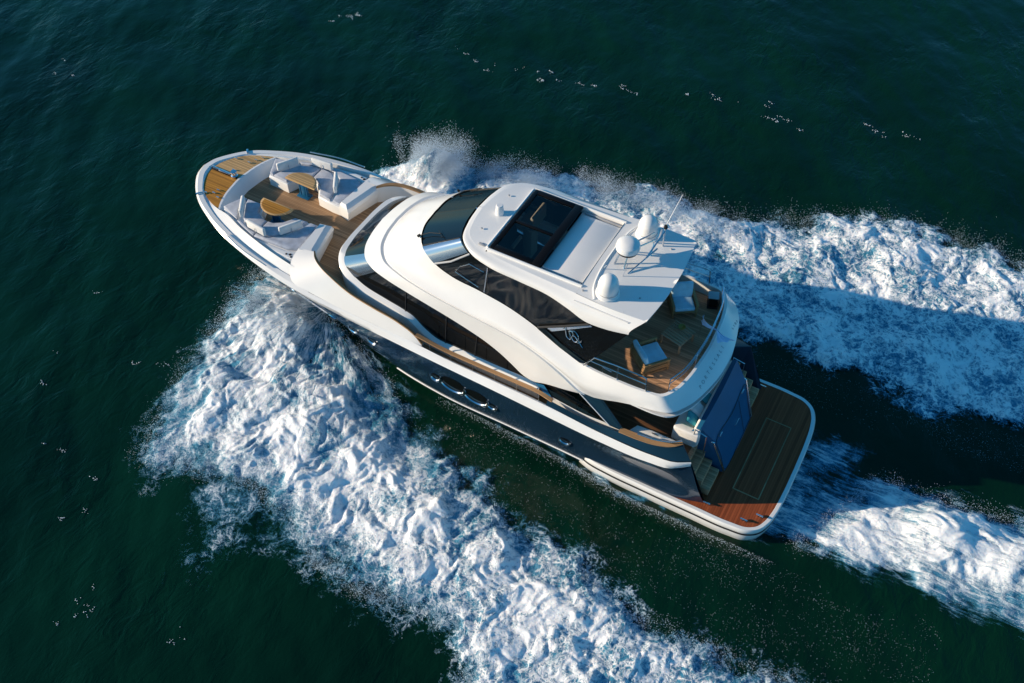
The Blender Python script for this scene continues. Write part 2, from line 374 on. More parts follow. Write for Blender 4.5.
VEIL = [(18.6, 9.1), (17.2, 11.5), (16.5, 13.0), (15.4, 12.8), (14.2, 11.3), (12.1, 11.0), (9.9, 11.0), (12.5, 9.7), (14.3, 9.0), (16.5, 8.9)]
STBD = [(22.0, -3.0), (21.6, -5.2), (20.9, -6.2), (20.3, -7.4), (19.8, -8.6), (19.0, -8.8), (17.6, -8.4), (16.4, -8.6), (15.8, -9.8), (13.8, -10.0), (12.0, -10.4), (10.7, -10.7), (9.7, -11.1), (8.4, -10.8), (7.1, -10.9), (6.0, -11.1), (5.0, -12.1), (3.7, -12.3), (2.5, -13.3), (1.3, -14.2), (-.8, -14.4), (-2.5, -14.4), (-4.1, -14.3), (-5.7, -14.0), (-8.7, -14.1), (-15, -14), (-15, -6), (-9.8, -5.7), (-7.1, -6.1), (-5.6, -6.3), (-4.3, -5.8), (-3.0, -5.4), (-1.0, -5.7), (.5, -5.5), (1.7, -5.7), (3.1, -5.3), (4.2, -5.4), (5.7, -5.2), (9, -5.0), (13, -4.4), (16.9, -2.6), (20.4, -1.0)]
STERN = [(.1, -2.3), (-1.4, -1.9), (-2.6, -1.6), (-3.5, -1.3), (-4.6, -1.8), (-5.7, -2.0), (-7.7, -2.5), (-10.8, -3.1), (-15, -3.6), (-15, 3), (-11.4, 2.3), (-8.5, 2.1), (-6.7, 2.0), (-4.8, 2.1), (-3.5, 2.0), (-2.0, 2.3), (-.7, 2.5), (.3, 2.7), (.4, 1.8), (.3, .2)]
STERND = [(-1.1, 2.3), (-1.7, 1.4), (-2.3, -.1), (-2.8, -1.2), (-3.7, -1.2), (-4.9, -1.4), (-6.5, -1.7), (-8.4, -2.2), (-10.8, -2.7), (-15, -3), (-15, 1.4), (-11.2, .7), (-8.2, .7), (-6.4, .9), (-4.6, 1.3), (-3.1, 1.7), (-1.9, 2.1)]
SIDE = [(13.6, 2.75), (11.7, 2.8), (10.0, 2.8), (7.3, 2.9), (4.9, 3.2), (2.2, 3.2), (1.6, 3.3), (2.2, 3.5), (4.9, 3.5), (7.3, 3.25), (9.7, 3.1), (12.4, 2.9)]
def foam_sheet(name, m, polys, res, seed, height, warp=.9, x0=-13, label=None, cat='foam', rough=1., origin=None, along=None):
    P = np.concatenate([np.array(p) for p, _ in polys]); lo = P.min(0)-.8; hi = P.max(0)+.8; lo[0] = max(lo[0], x0); hi[1] = min(hi[1], 15.5)
    x = np.arange(lo[0], hi[0], res); y = np.arange(lo[1], hi[1], res); X, Y = np.meshgrid(x, y, indexing='ij')
    wx = X+.5*perlin(X*.7, Y*.7, seed+40)+.2*perlin(X*2, Y*2, seed+42); wy = Y+.5*perlin(X*.7+9, Y*.7, seed+41)+.2*perlin(X*2+5, Y*2, seed+43)
    edge = warp*(.55*fbm(X*.55, Y*.55, 3, seed+50)+.45*fbm(X*1.9, Y*1.9, 4, seed+51))
    d = 0
    for p, (wt, e0, e1) in polys: d = d+wt*sstep(e0, e1, poly_sd(wx, wy, p)+edge)
    sx = .38 if along else 1.
    sm = fbm(wx*.55*sx, wy*.55, 4, seed, .5); bil = fbm(wx*1.25*sx, wy*1.25, 4, seed+5, .5, True); mid = fbm(X*.35, Y*.35, 3, seed+7)
    H = height(X, Y, d); Z = wave_h(X, Y)+.02+d*(H*(.55+.45*mid)+rough*(.20*sm+.045*bil+.018*fbm(X*3.4*sx, Y*3.4, 4, seed+9, .6)))
    Z = np.maximum(Z, wave_h(X, Y)+.012)
    d = d*np.clip(.86+.62*fbm(wx*.42, wy*.42, 4, seed+20)+.12*bil, .0, 1.15)
    ok = d > .03; q = ok[:-1, :-1] | ok[1:, :-1] | ok[1:, 1:] | ok[:-1, 1:]
    I = np.arange(X.size).reshape(X.shape)
    F = np.stack([I[:-1, :-1][q], I[1:, :-1][q], I[1:, 1:][q], I[:-1, 1:][q]], -1)
    used, inv = np.unique(F, return_inverse=True); F = inv.reshape(F.shape)
    V = np.stack([X.ravel()[used], Y.ravel()[used], Z.ravel()[used]], -1)
    if origin is not None:       # streaks fan out from where the spray leaves the hull
        dx = V[:, 0]-origin[0]; dy = V[:, 1]-origin[1]; r_ = np.hypot(dx, dy); th = np.arctan2(dy, -dx)
        fl = np.column_stack([r_*.45, th*5.5, np.zeros(len(V))]); sk = np.clip(1.15*np.exp(-(r_/8.5)**2), 0, .9)
    else:
        fl = np.column_stack([V[:, 0]*.45, V[:, 1]*2.2, np.zeros(len(V))]); sk = np.full(len(V), .8 if along else .35)
    o = np_mesh(name, V, F, m, True, d.ravel()[used], fl, sk); o['kind'] = 'stuff'
    if label: o['label'] = label; o['category'] = cat
    return V, d.ravel()[used]
def g2(X, Y, cx, cy, r): return np.exp(-((X-cx)**2+(Y-cy)**2)/(r*r))
FP = foam_sheet('bow_wave_foam', FOAM, [(PORT, (.64, -.4, .6)), (PORTD, (.55, -.2, .9))], .036, 3, lambda X, Y, d: .35+.7*g2(X, Y, 19.5, 3.2, 2.6)+.25*g2(X, Y, 16, 7, 3.5), origin=(18.6, 1.2), label='white foam thrown out from the port bow, spreading towards the lower edge of the photo')
FS = foam_sheet('bow_wave_foam', FOAM, [(STBD, (1.05, -.8, .8))], .036, 13, lambda X, Y, d: .35+.8*g2(X, Y, 18.5, -6.5, 2.6)+1.0*g2(X, Y, 19.2, -7.6, 1.0)+.5*g2(X, Y, 15.8, -8.6, 1.2)+.3*g2(X, Y, 10, -9, 3), origin=(18.6, -1.2), label='broad band of foam on the starboard side, half in the shadow of the yacht')
FW = foam_sheet('propeller_wash', FOAMS, [(STERN, (.62, -.6, .7)), (STERND, (.62, -.5, .6))], .036, 23, lambda X, Y, d: .10+.9*sstep(-1.0, -5.0, X)*np.exp(-(Y+.2)**2/2.2), warp=.7, along=True, label='bright rooster tail of churned water behind the swim platform')
foam_sheet('hull_side_foam', FOAMS, [(SIDE, (.46, -.1, .3))], .05, 33, lambda X, Y, d: .05, warp=.35, along=True, label='thin broken line of foam along the port waterline', rough=.25)
foam_sheet('spray_veil', FRINGE, [(PORT, (.42, -1.0, .5))], .06, 53, lambda X, Y, d: .12, warp=1.0, origin=(18.6, 1.2), label='feathery fringe of spray round the port bow wave', rough=.4)
foam_sheet('spray_veil', FRINGE, [(VEIL, (.40, -.5, 1.2))], .06, 43, lambda X, Y, d: .10, warp=1.2, origin=(18.6, 1.2), label='thin veil of spray at the outer edge of the port bow wave', rough=.3)
# loose droplets: tiny tetrahedra
DROP = mat('spray_drops', (.80, .90, 1.0), .5); t, n, l, b = nodes(DROP)
td = n.new('ShaderNodeBsdfTranslucent'); td.inputs[0].default_value = (.82, .92, 1.0, 1); x1 = n.new('ShaderNodeMixShader'); x1.inputs[0].default_value = .5
l.new(b.outputs[0], x1.inputs[1]); l.new(td.outputs[0], x1.inputs[2]); l.new(x1.outputs[0], n['Material Output'].inputs[0])
def droplets(name, sampler, count, label, seed, r0=.003, r1=.011):
    g = np.random.default_rng(seed); P = sampler(g, count); k = len(P)
    r = r0+(r1-r0)*g.random(k)**2.5
    base = np.array([[1, 1, 1], [1, -1, -1], [-1, 1, -1], [-1, -1, 1]], float)/1.2
    q = g.normal(size=(k, 4)); q /= np.linalg.norm(q, axis=1, keepdims=True); a, b_, c, d_ = q.T
    Rm = np.stack([np.stack([1-2*(c*c+d_*d_), 2*(b_*c-a*d_), 2*(b_*d_+a*c)], -1), np.stack([2*(b_*c+a*d_), 1-2*(b_*b_+d_*d_), 2*(c*d_-a*b_)], -1), np.stack([2*(b_*d_-a*c), 2*(c*d_+a*b_), 1-2*(b_*b_+c*c)], -1)], 1)
    V = (np.einsum('kij,vj->kvi', Rm, base)*r[:, None, None]+P[:, None, :]).reshape(-1, 3)
    F = (np.array([[0, 1, 2], [0, 3, 1], [0, 2, 3], [1, 3, 2]])[None]+4*np.arange(k)[:, None, None]).reshape(-1, 3)
    o = np_mesh(name, V, F, DROP, False); o['kind'] = 'stuff'; o['label'] = label; o['category'] = 'spray'
def edge_sampler(poly, spread, zmax, x0=-12, ymax=15, keep=None, out=1.0):
    def f(g, k):
        P = np.array(poly); lo = P.min(0)-2; hi = P.max(0)+2; lo[0] = max(lo[0], x0); hi[1] = min(hi[1], ymax); res = []; tot = 0
        while tot < k:
            p = lo+(hi-lo)*g.random((60000, 2)); s = poly_sd(p[:, 0], p[:, 1], poly)+.5*fbm(p[:, 0]*.6, p[:, 1]*.6, 3, 77)
            pr = np.where(s > 0, np.exp(-(s/(spread*1.4))**2), np.exp(-(s/spread)**2*2.0)*out)*(.25+.75*sstep(-.2, .5, fbm(p[:, 0]*.9, p[:, 1]*.9, 4, 78)))
            if keep: pr = pr*keep(p[:, 0], p[:, 1])
            m_ = g.random(len(p)) < pr; p = p[m_]; s = s[m_]
            z = np.abs(g.normal(size=len(p)))*zmax*np.exp(-np.abs(s)*.5)+wave_h(p[:, 0], p[:, 1])+.03
            res.append(np.column_stack([p, z])); tot += len(p)
        return np.concatenate(res)[:k]
    return f
droplets('spray_droplets', edge_sampler(PORT, .30, .40, out=.55, keep=lambda x, y: np.where((y < 6.8) & (x < 14), .12, 1.)), 34000, 'fine droplets flying off the outer edge of the port bow wave', 1)
droplets('spray_droplets', edge_sampler(STBD, .26, .5, out=.55, keep=lambda x, y: np.where(y > -6, .05, 1.)), 26000, 'fine droplets flying off the outer edge of the starboard foam', 2)
droplets('spray_droplets', edge_sampler(STERND, .35, .4), 18000, 'droplets over the churned water astern of the platform', 3)
def grain(FV, dmin):
    def f(g, k):
        V, d = FV; i = np.flatnonzero((d > dmin) & (V[:, 0] > -11)); i = i[g.integers(0, len(i), k)]
        return V[i]+g.normal(size=(k, 3))*[.02, .02, .02]+[0, 0, .012]
    return f
droplets('foam_bubbles', grain(FP, .35), 40000, 'fine bubbles and froth covering the port bow wave', 21, .003, .011)
droplets('foam_bubbles', grain(FS, .35), 36000, 'fine bubbles and froth covering the starboard foam', 22, .003, .011)
droplets('foam_bubbles', grain(FW, .4), 9000, 'fine bubbles and froth covering the churned water astern', 23, .003, .011)
def side_line(g, k):
    x = -.6+13.2*g.beta(1.6, 1.6, k); y = np.interp(x, [-.2, 4.5, 7.3, 12.5], [3.35, 3.42, 3.12, 2.92])+np.abs(g.normal(size=k))*.15*(1-.3*g.random(k)); return np.column_stack([x, y, wave_h(x, y)*.3+.02+.05*g.random(k)])
droplets('spray_droplets', side_line, 4200, 'thin line of droplets along the port waterline', 24, .004, .012)
def jets(x0, x1, y, out, h, nj):
    """torn sheets of spray: many thin ballistic jets leaving the crest outwards and aft, breaking into drops towards their tips"""
    def f(g, k):
        res = []
        for _ in range(nj):
            b0 = np.array([x0+(x1-x0)*g.random(), y+.35*g.normal(), .25]); q = g.random()**.7
            v = np.array([-.5+.5*g.normal(), out*(.35+.65*g.random()), h*q*(.55+.45*g.random())]); m_ = int(k/nj*(.3+1.4*g.random()))
            u = g.random(m_)**.75; w_ = (.03+.16*u)[:, None]
            p = b0+v*u[:, None]*[1, 1, 0]+np.column_stack([0*u, 0*u, v[2]*(1.9*u-.95*u*u)])+g.normal(size=(m_, 3))*w_
            res.append(p)
        return np.concatenate(res)
    return f
droplets('spray_plume', jets(18.2, 20.2, -6.6, -1.9, 2.0, 150), 90000, 'plume of spray standing up off the starboard bow', 4, r1=.014)
droplets('spray_plume', jets(14.2, 17.4, -8.0, -1.0, 1.1, 120), 42000, 'low plume of spray beside the windshield on the starboard side', 5, r1=.013)
droplets('spray_plume', jets(7.0, 13.5, -9.8, -.8, .8, 160), 36000, 'short jets of spray along the crest beside the hardtop', 7, r1=.012)
droplets('spray_plume', jets(19.2, 21.6, 2.2, 2.0, .9, 140), 40000, 'spray bursting from under the port bow', 6, r1=.012)
def speckle(polys):
    def f(g, k):
        res = []
        for P, share in polys:
            P = np.array(P); lo = P.min(0); hi = P.max(0); n_ = 0
            while n_ < k*share:
                p = lo+(hi-lo)*g.random((30000, 2)); q = p[(poly_sd(p[:, 0], p[:, 1], P) > 0) & (g.random(len(p)) < (.08+.4*sstep(-.3, .8, fbm(p[:, 0]*.45, p[:, 1]*1.1, 4, 88))))]
                res.append(np.column_stack([q, wave_h(q[:, 0], q[:, 1])*sstep(-1., 2., np.abs(q[:, 1])-3)+.012])); n_ += len(q)
        return np.concatenate(res)
    return f
droplets('foam_bubbles', speckle([([(-6, 2.6), (-6, 6.5), (4, 6.3), (11, 4.8), (12.5, 3.2), (6, 3.4), (1, 3.6)], .55), ([(.5, -3.4), (-11, -3.6), (-11, -6), (-3, -5.4), (3, -5), (4, -3.5)], .45)]), 3600, 'sparse specks of foam strewn over the dark water close to the hull', 25, .003, .009)
# bits of foam on open water, and white specks standing in for sun glints
def fleck_sampler(lines, n_each, spread):
    def f(g, k):
        res = []
        for (x0, y0, x1, y1) in lines:
            for _ in range(n_each):
                u = g.random(); c = np.array([x0+(x1-x0)*u, y0+(y1-y0)*u])+g.normal(size=2)*spread; m_ = g.integers(1, 14)
                res.append(np.column_stack([c+g.normal(size=(m_, 2))*[.09, .05], np.full(m_, .0)]))
        p = np.concatenate(res); p[:, 2] = wave_h(p[:, 0], p[:, 1])+.012; return p
    return f
droplets('foam_and_glint_flecks', fleck_sampler([(30.6, -15.5, 28.5, -17.2), (23.4, -16.2, 20.5, -15.7), (21, -15.9, 17.6, -16.6), (17, -16.8, 13.7, -17.6), (12, -18.4, 7.8, -19.7), (8, -19, 6.3, -18.6), (3.3, -20.2, 1, -21)], 7, .28), 0, 'scattered flecks of foam in a line across the open water above the yacht', 8, .012, .034)
droplets('foam_and_glint_flecks', fleck_sampler([(21.7, 11.7, 20.2, 13.5), (18.8, 14.6, 17.4, 15.6), (23.4, 11, 22.6, 11.8), (18.5, 15.8, 16, 16.4), (15, 14.8, 13, 14.4), (24.2, 6.2, 22.2, 7.4), (27.4, 5, 26, 9.8), (40, -6, 39, -5)], 3, .3), 0, 'small broken wave crests and sun glints, built as white specks left of the wake', 9, .010, .026)

# ------------------------------------------------------------------ THE YACHT
Yt = empty('motor_yacht', (0, 0, 0), 'white and navy motor yacht under way with a teak swim platform at the stern', 'yacht')

# hull
H0 = [(2.0, 2.5, -.7), (6, 2.6, -.7), (12, 2.5, -.7), (16, 1.6, -.7), (19.5, .5, -.7), (21.4, 0, -.7)]
H1 = [(2.22, 2.74, .6), (3, 2.98, .58), (4.5, 3.05, .55), (6, 3.05, .45), (7.2, 2.98, .25), (9.3, 2.92, .1), (12.3, 2.88, .1), (15, 2.52, .15), (17.5, 1.75, .2), (20, .8, .3), (22.3, 0, .3)]
H2 = [(2.35, 2.80, .9), (6, 3.0, 1.0), (10, 3.06, 1.1), (13, 3.03, 1.25), (16, 2.84, 1.5), (18.5, 2.42, 1.8), (21, 1.5, 2.0), (23.7, 0, 2.0)]
H3 = [(2.95, 2.76, 2.35), (3.5, 2.98, 2.12), (4.3, 3.08, 2.05), (6, 3.15, 2.08), (8, 3.17, 2.2), (10, 3.18, 2.33), (12, 3.18, 2.42), (14, 3.17, 2.52), (16.5, 3.14, 2.66), (17.5, 3.19, 2.86), (18.5, 3.20, 3.08), (20, 3.03, 3.28), (21, 2.80, 3.36), (22, 2.50, 3.42), (23, 2.03, 3.46), (24, 1.40, 3.5), (24.75, .4, 3.52), (24.88, 0, 3.52)]
hb = MB().loft([H0, H1, H2, H3], 110, across=14)
hull = hb.build('hull', NAVY, Yt, ang=60)
hull_bvh = BVHTree.FromPolygons([Vector(v) for v in hb.v], hb.f)
def on_hull(x, z, off=.0):
    h = hull_bvh.ray_cast(Vector((x, 8, z)), Vector((0, -1, 0)))
    if h[0] is None: return Vector((x, 3.0, z))
    nrm = h[1] if h[1].y > 0 else -h[1]
    return h[0]+nrm*off
# white sheer band: shoulder G, then the top of the rail
G = [(2.96, 2.78, 2.5), (3.45, 3.0, 2.34), (4.2, 3.08, 2.27), (6, 3.15, 2.28), (8, 3.17, 2.46), (10, 3.17, 2.54), (12, 3.16, 2.58), (13.2, 3.16, 2.68), (14.5, 3.19, 2.82), (16.5, 3.27, 2.98), (18.5, 3.30, 3.24), (20, 3.14, 3.43), (21, 2.93, 3.51), (22, 2.64, 3.57), (23, 2.2, 3.61), (24, 1.6, 3.64), (24.6, 1.0, 3.66), (24.95, .45, 3.67), (25.05, 0, 3.67)]
RT = [(2.98, 2.76, 2.56), (3.45, 2.95, 2.46), (4.2, 3.02, 2.40), (6, 3.05, 2.40), (8, 3.06, 2.58), (10, 3.06, 2.65), (12, 3.05, 2.68), (13.2, 3.06, 2.80), (14.5, 3.12, 2.92), (16.5, 3.18, 3.10), (18.5, 3.19, 3.36), (20, 3.03, 3.54), (21, 2.82, 3.62), (22, 2.53, 3.68), (23, 2.1, 3.72), (24, 1.50, 3.75), (24.52, .92, 3.76), (24.84, .4, 3.77), (24.93, 0, 3.77)]
sb_ = MB().loft([H3, [(a[0], a[1]+.06, a[2]+.05) if 3.2 < a[0] < 24.6 else (a[0]+.03, a[1], a[2]+.05) for a in H3]], 110)
sb_.loft([[(a[0], a[1]+.06, a[2]+.05) if 3.2 < a[0] < 24.6 else (a[0]+.03, a[1], a[2]+.05) for a in H3], G, RT], 110)
sheer = sb_.build('sheer_band', GEL, Yt, ang=50)
# foredeck top moulding: rail -> coaming (x > 18.2)
def from_x(line, x0, x1=99):
    c = cr(line, 400); c = c[(c[:, 0] >= x0-1e-6) & (c[:, 0] <= x1)]; return [tuple(p) for p in c[::6]]+[tuple(c[-1])]
RTf = from_x(RT, 17.6)
R2 = [(17.6, 3.0, 3.4), (18.5, 3.02, 3.44), (20, 2.85, 3.56), (21, 2.64, 3.63), (22, 2.34, 3.68), (23, 1.92, 3.72), (23.9, 1.36, 3.75), (24.36, .82, 3.76), (24.64, .36, 3.77), (24.72, 0, 3.77)]
R3 = [(17.6, 2.97, 3.40), (18.5, 2.98, 3.42), (20, 2.82, 3.52), (21, 2.61, 3.59), (22, 2.31, 3.64), (23, 1.89, 3.68), (23.87, 1.34, 3.72), (24.33, .80, 3.735), (24.6, .35, 3.74), (24.68, 0, 3.74)]
R4 = [(17.6, 2.80, 3.62), (18.5, 2.76, 3.70), (19.5, 2.64, 3.78), (20.5, 2.44, 3.82), (21.5, 2.15, 3.82), (22.3, 1.86, 3.82), (22.85, 1.74, 3.76), (23.4, 1.54, 3.70), (24.0, 1.17, 3.70), (24.38, .68, 3.70), (24.55, .3, 3.70), (24.61, 0, 3.70)]
R5 = [(17.6, 2.70, 3.2), (18.5, 2.70, 3.2), (19.5, 2.58, 3.2), (20.5, 2.38, 3.2), (21.5, 2.09, 3.2), (22.3, 1.80, 3.2), (22.8, 1.68, 3.2), (23.35, 1.48, 3.2), (23.94, 1.11, 3.2), (24.3, .62, 3.2), (24.46, .28, 3.2), (24.5, 0, 3.2)]
MB().loft([RTf, R2, R3, R4, R5], 90).build('bow_coaming', GEL, Yt, ang=30)
# broad coaming wings running aft from the lounges to the boarding gates
CAP = [(18.12, 2.02, 4.02), (17.9, 2.28, 4.04), (17.45, 2.55, 4.02), (16.9, 2.72, 3.93), (16.1, 2.86, 3.73), (15, 2.93, 3.56), (14, 2.95, 3.40), (13.3, 2.98, 3.12), (13.0, 3.0, 2.80)]
CO = [(18.75, 2.10, 3.95), (18.74, 2.5, 3.84), (18.66, 2.85, 3.60), (18.3, 3.19, 3.33), (17.6, 3.19, 3.235), (16.5, 3.18, 3.095), (15, 3.135, 2.96), (14, 3.10, 2.87), (13.4, 3.07, 2.81), (13.0, 3.05, 2.74)]
CI = [(18.12, 1.96, 3.98), (17.86, 2.20, 4.0), (17.40, 2.47, 3.98), (16.84, 2.62, 3.89), (16.05, 2.76, 3.69), (14.98, 2.83, 3.52), (14, 2.85, 3.36), (13.3, 2.88, 3.08), (13.0, 2.9, 2.76)]
CD = [(18.1, 1.95, 3.2), (17.84, 2.18, 3.2), (17.38, 2.45, 3.2), (16.82, 2.6, 3.1), (16.03, 2.74, 2.9), (14.96, 2.81, 2.6), (14, 2.83, 2.4), (13.3, 2.86, 2.2), (13.0, 2.88, 2.1)]
both(lambda s_: MB().loft([CO, CAP, CI, CD], 60, mirror=False, side=s_).build('side_coaming', GEL, Yt, ang=30))
both(lambda s_: MB().loft([[(p[0], p[1]+.01, p[2]-.02) for p in CAP], [(p[0], p[1], p[2]+.025) for p in CAP], [(p[0], p[1], p[2]+.03) for p in CI], [(p[0], p[1]-.01, p[2]-.03) for p in CI]], 60, mirror=False, side=s_).build('teak_caprail', TRIM, Yt))
# decks
SIDE_D = [(23.0, 1.2, 3.25), (22.6, 1.6, 3.25), (20, 2.4, 3.25), (18, 2.65, 3.25), (17, 2.62, 3.15), (16, 2.8, 2.9), (15, 2.85, 2.6), (14, 2.88, 2.35), (12, 2.98, 2.1), (10, 3.0, 2.0), (8, 2.98, 1.95), (6.9, 2.95, 1.92)]
SIDE_I = [(23.0, 0, 3.25), (22.6, 0, 3.25), (20, 0, 3.25), (18, .0, 3.25), (17, 1.6, 3.15), (16, 2.0, 2.9), (15, 2.0, 2.6), (14, 2.0, 2.35), (12, 2.0, 2.1), (10, 2.0, 2.0), (8, 2.0, 1.95), (6.9, 2.0, 1.92)]
MB().loft([SIDE_D, SIDE_I], 70).build('teak_side_deck', TEAK, Yt)
MB().prism(full([(7.0, 0), (7.0, 2.9), (5, 2.95), (4.0, 2.75), (3.3, 2.6), (3.2, 0)]), 1.72, 1.92).build('cockpit_sole', TEAKC, Yt, smooth=False)
# gate rail, inner bulwark face at the boarding gates
GI = [(13.0, 3.0, 2.70), (12, 2.99, 2.64), (10, 2.99, 2.61), (8, 2.99, 2.55), (6.9, 2.98, 2.42)]
RTg = [(13.0, 3.06, 2.78), (12, 3.05, 2.68), (10, 3.06, 2.65), (8, 3.06, 2.58), (6.9, 3.055, 2.46)]
both(lambda s_: MB().loft([RTg, GI, [(p[0], p[1]-.03, 1.95) for p in GI]], 40, mirror=False, side=s_).build('inner_bulwark', GEL, Yt))
HR = [(13.25, 2.94, 3.15), (12.3, 2.92, 2.98), (10.7, 2.90, 2.92), (9.4, 2.90, 2.93), (8.35, 2.92, 2.93), (7.9, 2.95, 2.85)]
def gate_rail(s_):
    hr = [(p[0], p[1]*s_, p[2]) for p in HR]
    c = cr(hr, 40); A = []
    wv = Vector((0, .075, 0))
    m_ = MB(); ln = [[(p[0], p[1]+dy, p[2]+dz) for p in c] for dy, dz in ((-.07, -.02), (-.07, .02), (.07, .02), (.07, -.02), (-.07, -.02))]
    m_.loft(ln, 40, mirror=False); o = m_.build('teak_handrail', TRIM, Yt)
    for k in range(6):
        p = cr(hr, 101)[10+k*16]; MB().tube([(p[0], p[1], 2.0+.55*0), (p[0], p[1], p[2])], .018).build('stanchion', CHROME, o)
both(gate_rail)

# anchor deck in two halves, the sloping bulkhead behind it
AE = [(23.28, 0), (23.24, .4), (23.16, .9), (22.95, 1.5), (22.83, 1.72)]
AO = [(24.60, 0), (24.54, .3), (24.38, .67), (24.02, 1.15), (23.42, 1.53), (22.88, 1.74)]
for s_, m_ in ((1, TEAK_SHEEN), (-1, TEAKL)):  # port half gets its orange sheen from the base colour
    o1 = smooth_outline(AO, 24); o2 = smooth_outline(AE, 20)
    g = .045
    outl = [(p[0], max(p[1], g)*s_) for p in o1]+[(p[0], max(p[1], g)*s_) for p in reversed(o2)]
    MB().prism(outl, 3.66, 3.725).build('anchor_hatch', m_, Yt, smooth=False, label='teak anchor hatch with its orange sheen put into the colour' if s_ > 0 else 'pale teak anchor hatch')
MB().loft([[(p[0]+.6, p[1], 3.64) for p in AE], [(p[0], p[1], 3.65) for p in AE]], 30).build('anchor_well', BLACK, Yt)
MB().loft([[(p[0]+.02, p[1], 3.735) for p in AE], [(p[0]-.06, p[1], 3.735) for p in AE], [(p[0]-.36, p[1]*.96, 3.25) for p in AE]], 40).build('foredeck_bulkhead', GELM, Yt)
anc = MB().tube([(24.6, -.08, 3.75), (23.7, -.05, 3.76)], .035); anc.lathe([(.0, .0), (.13, .0), (.14, .08), (.09, .12), (.09, .2), (.13, .22), (.12, .27), (0, .28)], (23.5, -.05, 3.70), 18)
anc.box((24.0, -.05, 3.75), (.5, .12, .06)); anc.build('anchor_windlass', CHROME, Yt)
MB().box((24.2, -.04, 3.734), (.85, .12, .014), bev=.004).build('anchor_channel', BLACK, Yt)
for (x, y) in ((23.5, .92), (23.55, 1.12), (23.25, 1.25), (23.85, 1.25), (23.5, -.95), (23.35, -1.2), (23.2, -1.45), (23.75, -.3), (24.1, -.9)):
    c_ = MB(); c_.tube([(x-.07, y, 3.78), (x+.07, y, 3.78)], .018); c_.tube([(x-.03, y, 3.72), (x-.03, y, 3.78)], .014); c_.tube([(x+.03, y, 3.72), (x+.03, y, 3.78)], .014)
    c_.build('deck_cleat', CHROME, Yt)
for (x, y) in ((24.02, 1.42), (23.98, -1.45)):
    MB().box((x, y, 3.775), (.26, .09, .05), rz=math.copysign(R(-48 if x > 23 else -25), y), bev=.02).build('fairlead', CHROME, Yt)
both(lambda s_: MB().tube([(21.8, 2.66*s_, 3.74), (20.6, 2.98*s_, 3.68), (19.5, 3.12*s_, 3.58)], .022, k=20).build('bow_rail', CHROME, Yt))
def crescent(s_):
    a = []; bq = []
    for i in range(24):
        u = i/23; x = 18.75-1.95*u; zc = 2.62-.62*u+.12*math.sin(math.pi*u); hh = .10*math.sin(math.pi*u)**.7+.004
        for L_, z in ((a, zc+hh), (bq, zc-hh)):
            p = on_hull(x, z, .02); L_.append((p.x, p.y*s_, p.z))
    MB().loft([a, [((p[0]+q[0])/2, (p[1]+q[1])/2+.05*s_, (p[2]+q[2])/2) for p, q in zip(a, bq)], bq], 24, mirror=False).build('spray_knuckle', CHROME, Yt)
both(crescent)

# hull windows and portholes draped on the topsides
def hull_oval(name, cx, cz, a, b_, tilt, s_, lip=True):
    P = []; N = 36
    for i in range(N):
        an = 2*math.pi*i/N; u = a*math.cos(an); v = b_*math.sin(an)
        P.append(on_hull(cx+u*math.cos(tilt)-v*math.sin(tilt), cz+u*math.sin(tilt)+v*math.cos(tilt), .012))
    c = on_hull(cx, cz, .012)
    sg = lambda p: (p.x, p.y*s_, p.z)
    o = MB().add([sg(p) for p in P]+[sg(c)], [(i, (i+1) % N, N) for i in range(N)]).build(name, GLASS, hull)
    if lip:
        low = [P[i % N]+Vector((0, .02, 0)) for i in range(N//2-2, N+3)]
        rr = [.02+.055*math.sin(math.pi*i/(len(low)-1))*min(1, b_/.2) for i in range(len(low))]
        MB().tube([sg(p) for p in low], rr).build('steel_lip', CHROME, o)
    return o
def hull_glass(s_):
    for x, z in ((16.05, 1.85), (15.2, 1.75), (7.3, 1.05)): hull_oval('porthole', x, z, .20, .15, R(4), s_)
    hull_oval('hull_window', 11.75, 1.42, .52, .40, R(2), s_); hull_oval('hull_window', 10.80, 1.30, .50, .38, R(2), s_)
    hull_oval('hull_window', 12.48, 1.42, .20, .20, R(0), s_); hull_oval('hull_window', 10.16, 1.18, .17, .15, R(0), s_)
both(hull_glass)
def boot(s_):
    p = [on_hull(x, .30-.01*(x-7), .012) for x in np.linspace(6.6, 14.5, 40)]
    MB().tube([(q.x, q.y*s_, q.z) for q in p], .028).build('boot_stripe', GEL, hull)
both(boot)
# white chine strip and swim platform
PO = [(-.10, 0), (-.08, 1.2), (-.02, 2.0), (.08, 2.45), (.28, 2.83), (.62, 3.06), (1.2, 3.15), (2.5, 3.17), (4.3, 3.17), (5.6, 3.15), (6.4, 3.07), (6.9, 2.9)]
o1 = smooth_outline(PO, 70)
def ring(off, z): # shrink the outline towards the centre line
    r_ = []
    for i, p in enumerate(o1):
        a = Vector(o1[max(i-1, 0)]); c = Vector(o1[min(i+1, len(o1)-1)]); tn = (c-a).normalized(); nn = Vector((tn.y, -tn.x))
        q = Vector(p)+nn*off; r_.append((q.x, max(q.y, 0) if i else 0, z))
    return r_
MB().loft([ring(.10, -.2), ring(.03, .05), ring(0, .2), ring(.0, .34)], 90).build('platform_skirt', GEL, Yt)
MB().loft([ring(0, .345), ring(.05, .37), ring(.05, .40)], 90).build('rubbing_strake', BLACK, Yt)
MB().loft([ring(.02, .405), ring(.0, .46), ring(.0, .58), ring(.04, .635), ring(.15, .635), ring(.17, .60)], 90).build('swim_platform', GEL, Yt)
tk = [(p[0], p[1]) for p in ring(.16, 0) if p[0] < 4.0]
MB().prism(full(tk+[(4.0, 0)]), .5, .622).build('platform_teak', TEAKP, Yt, smooth=False)
fr_ = MB()
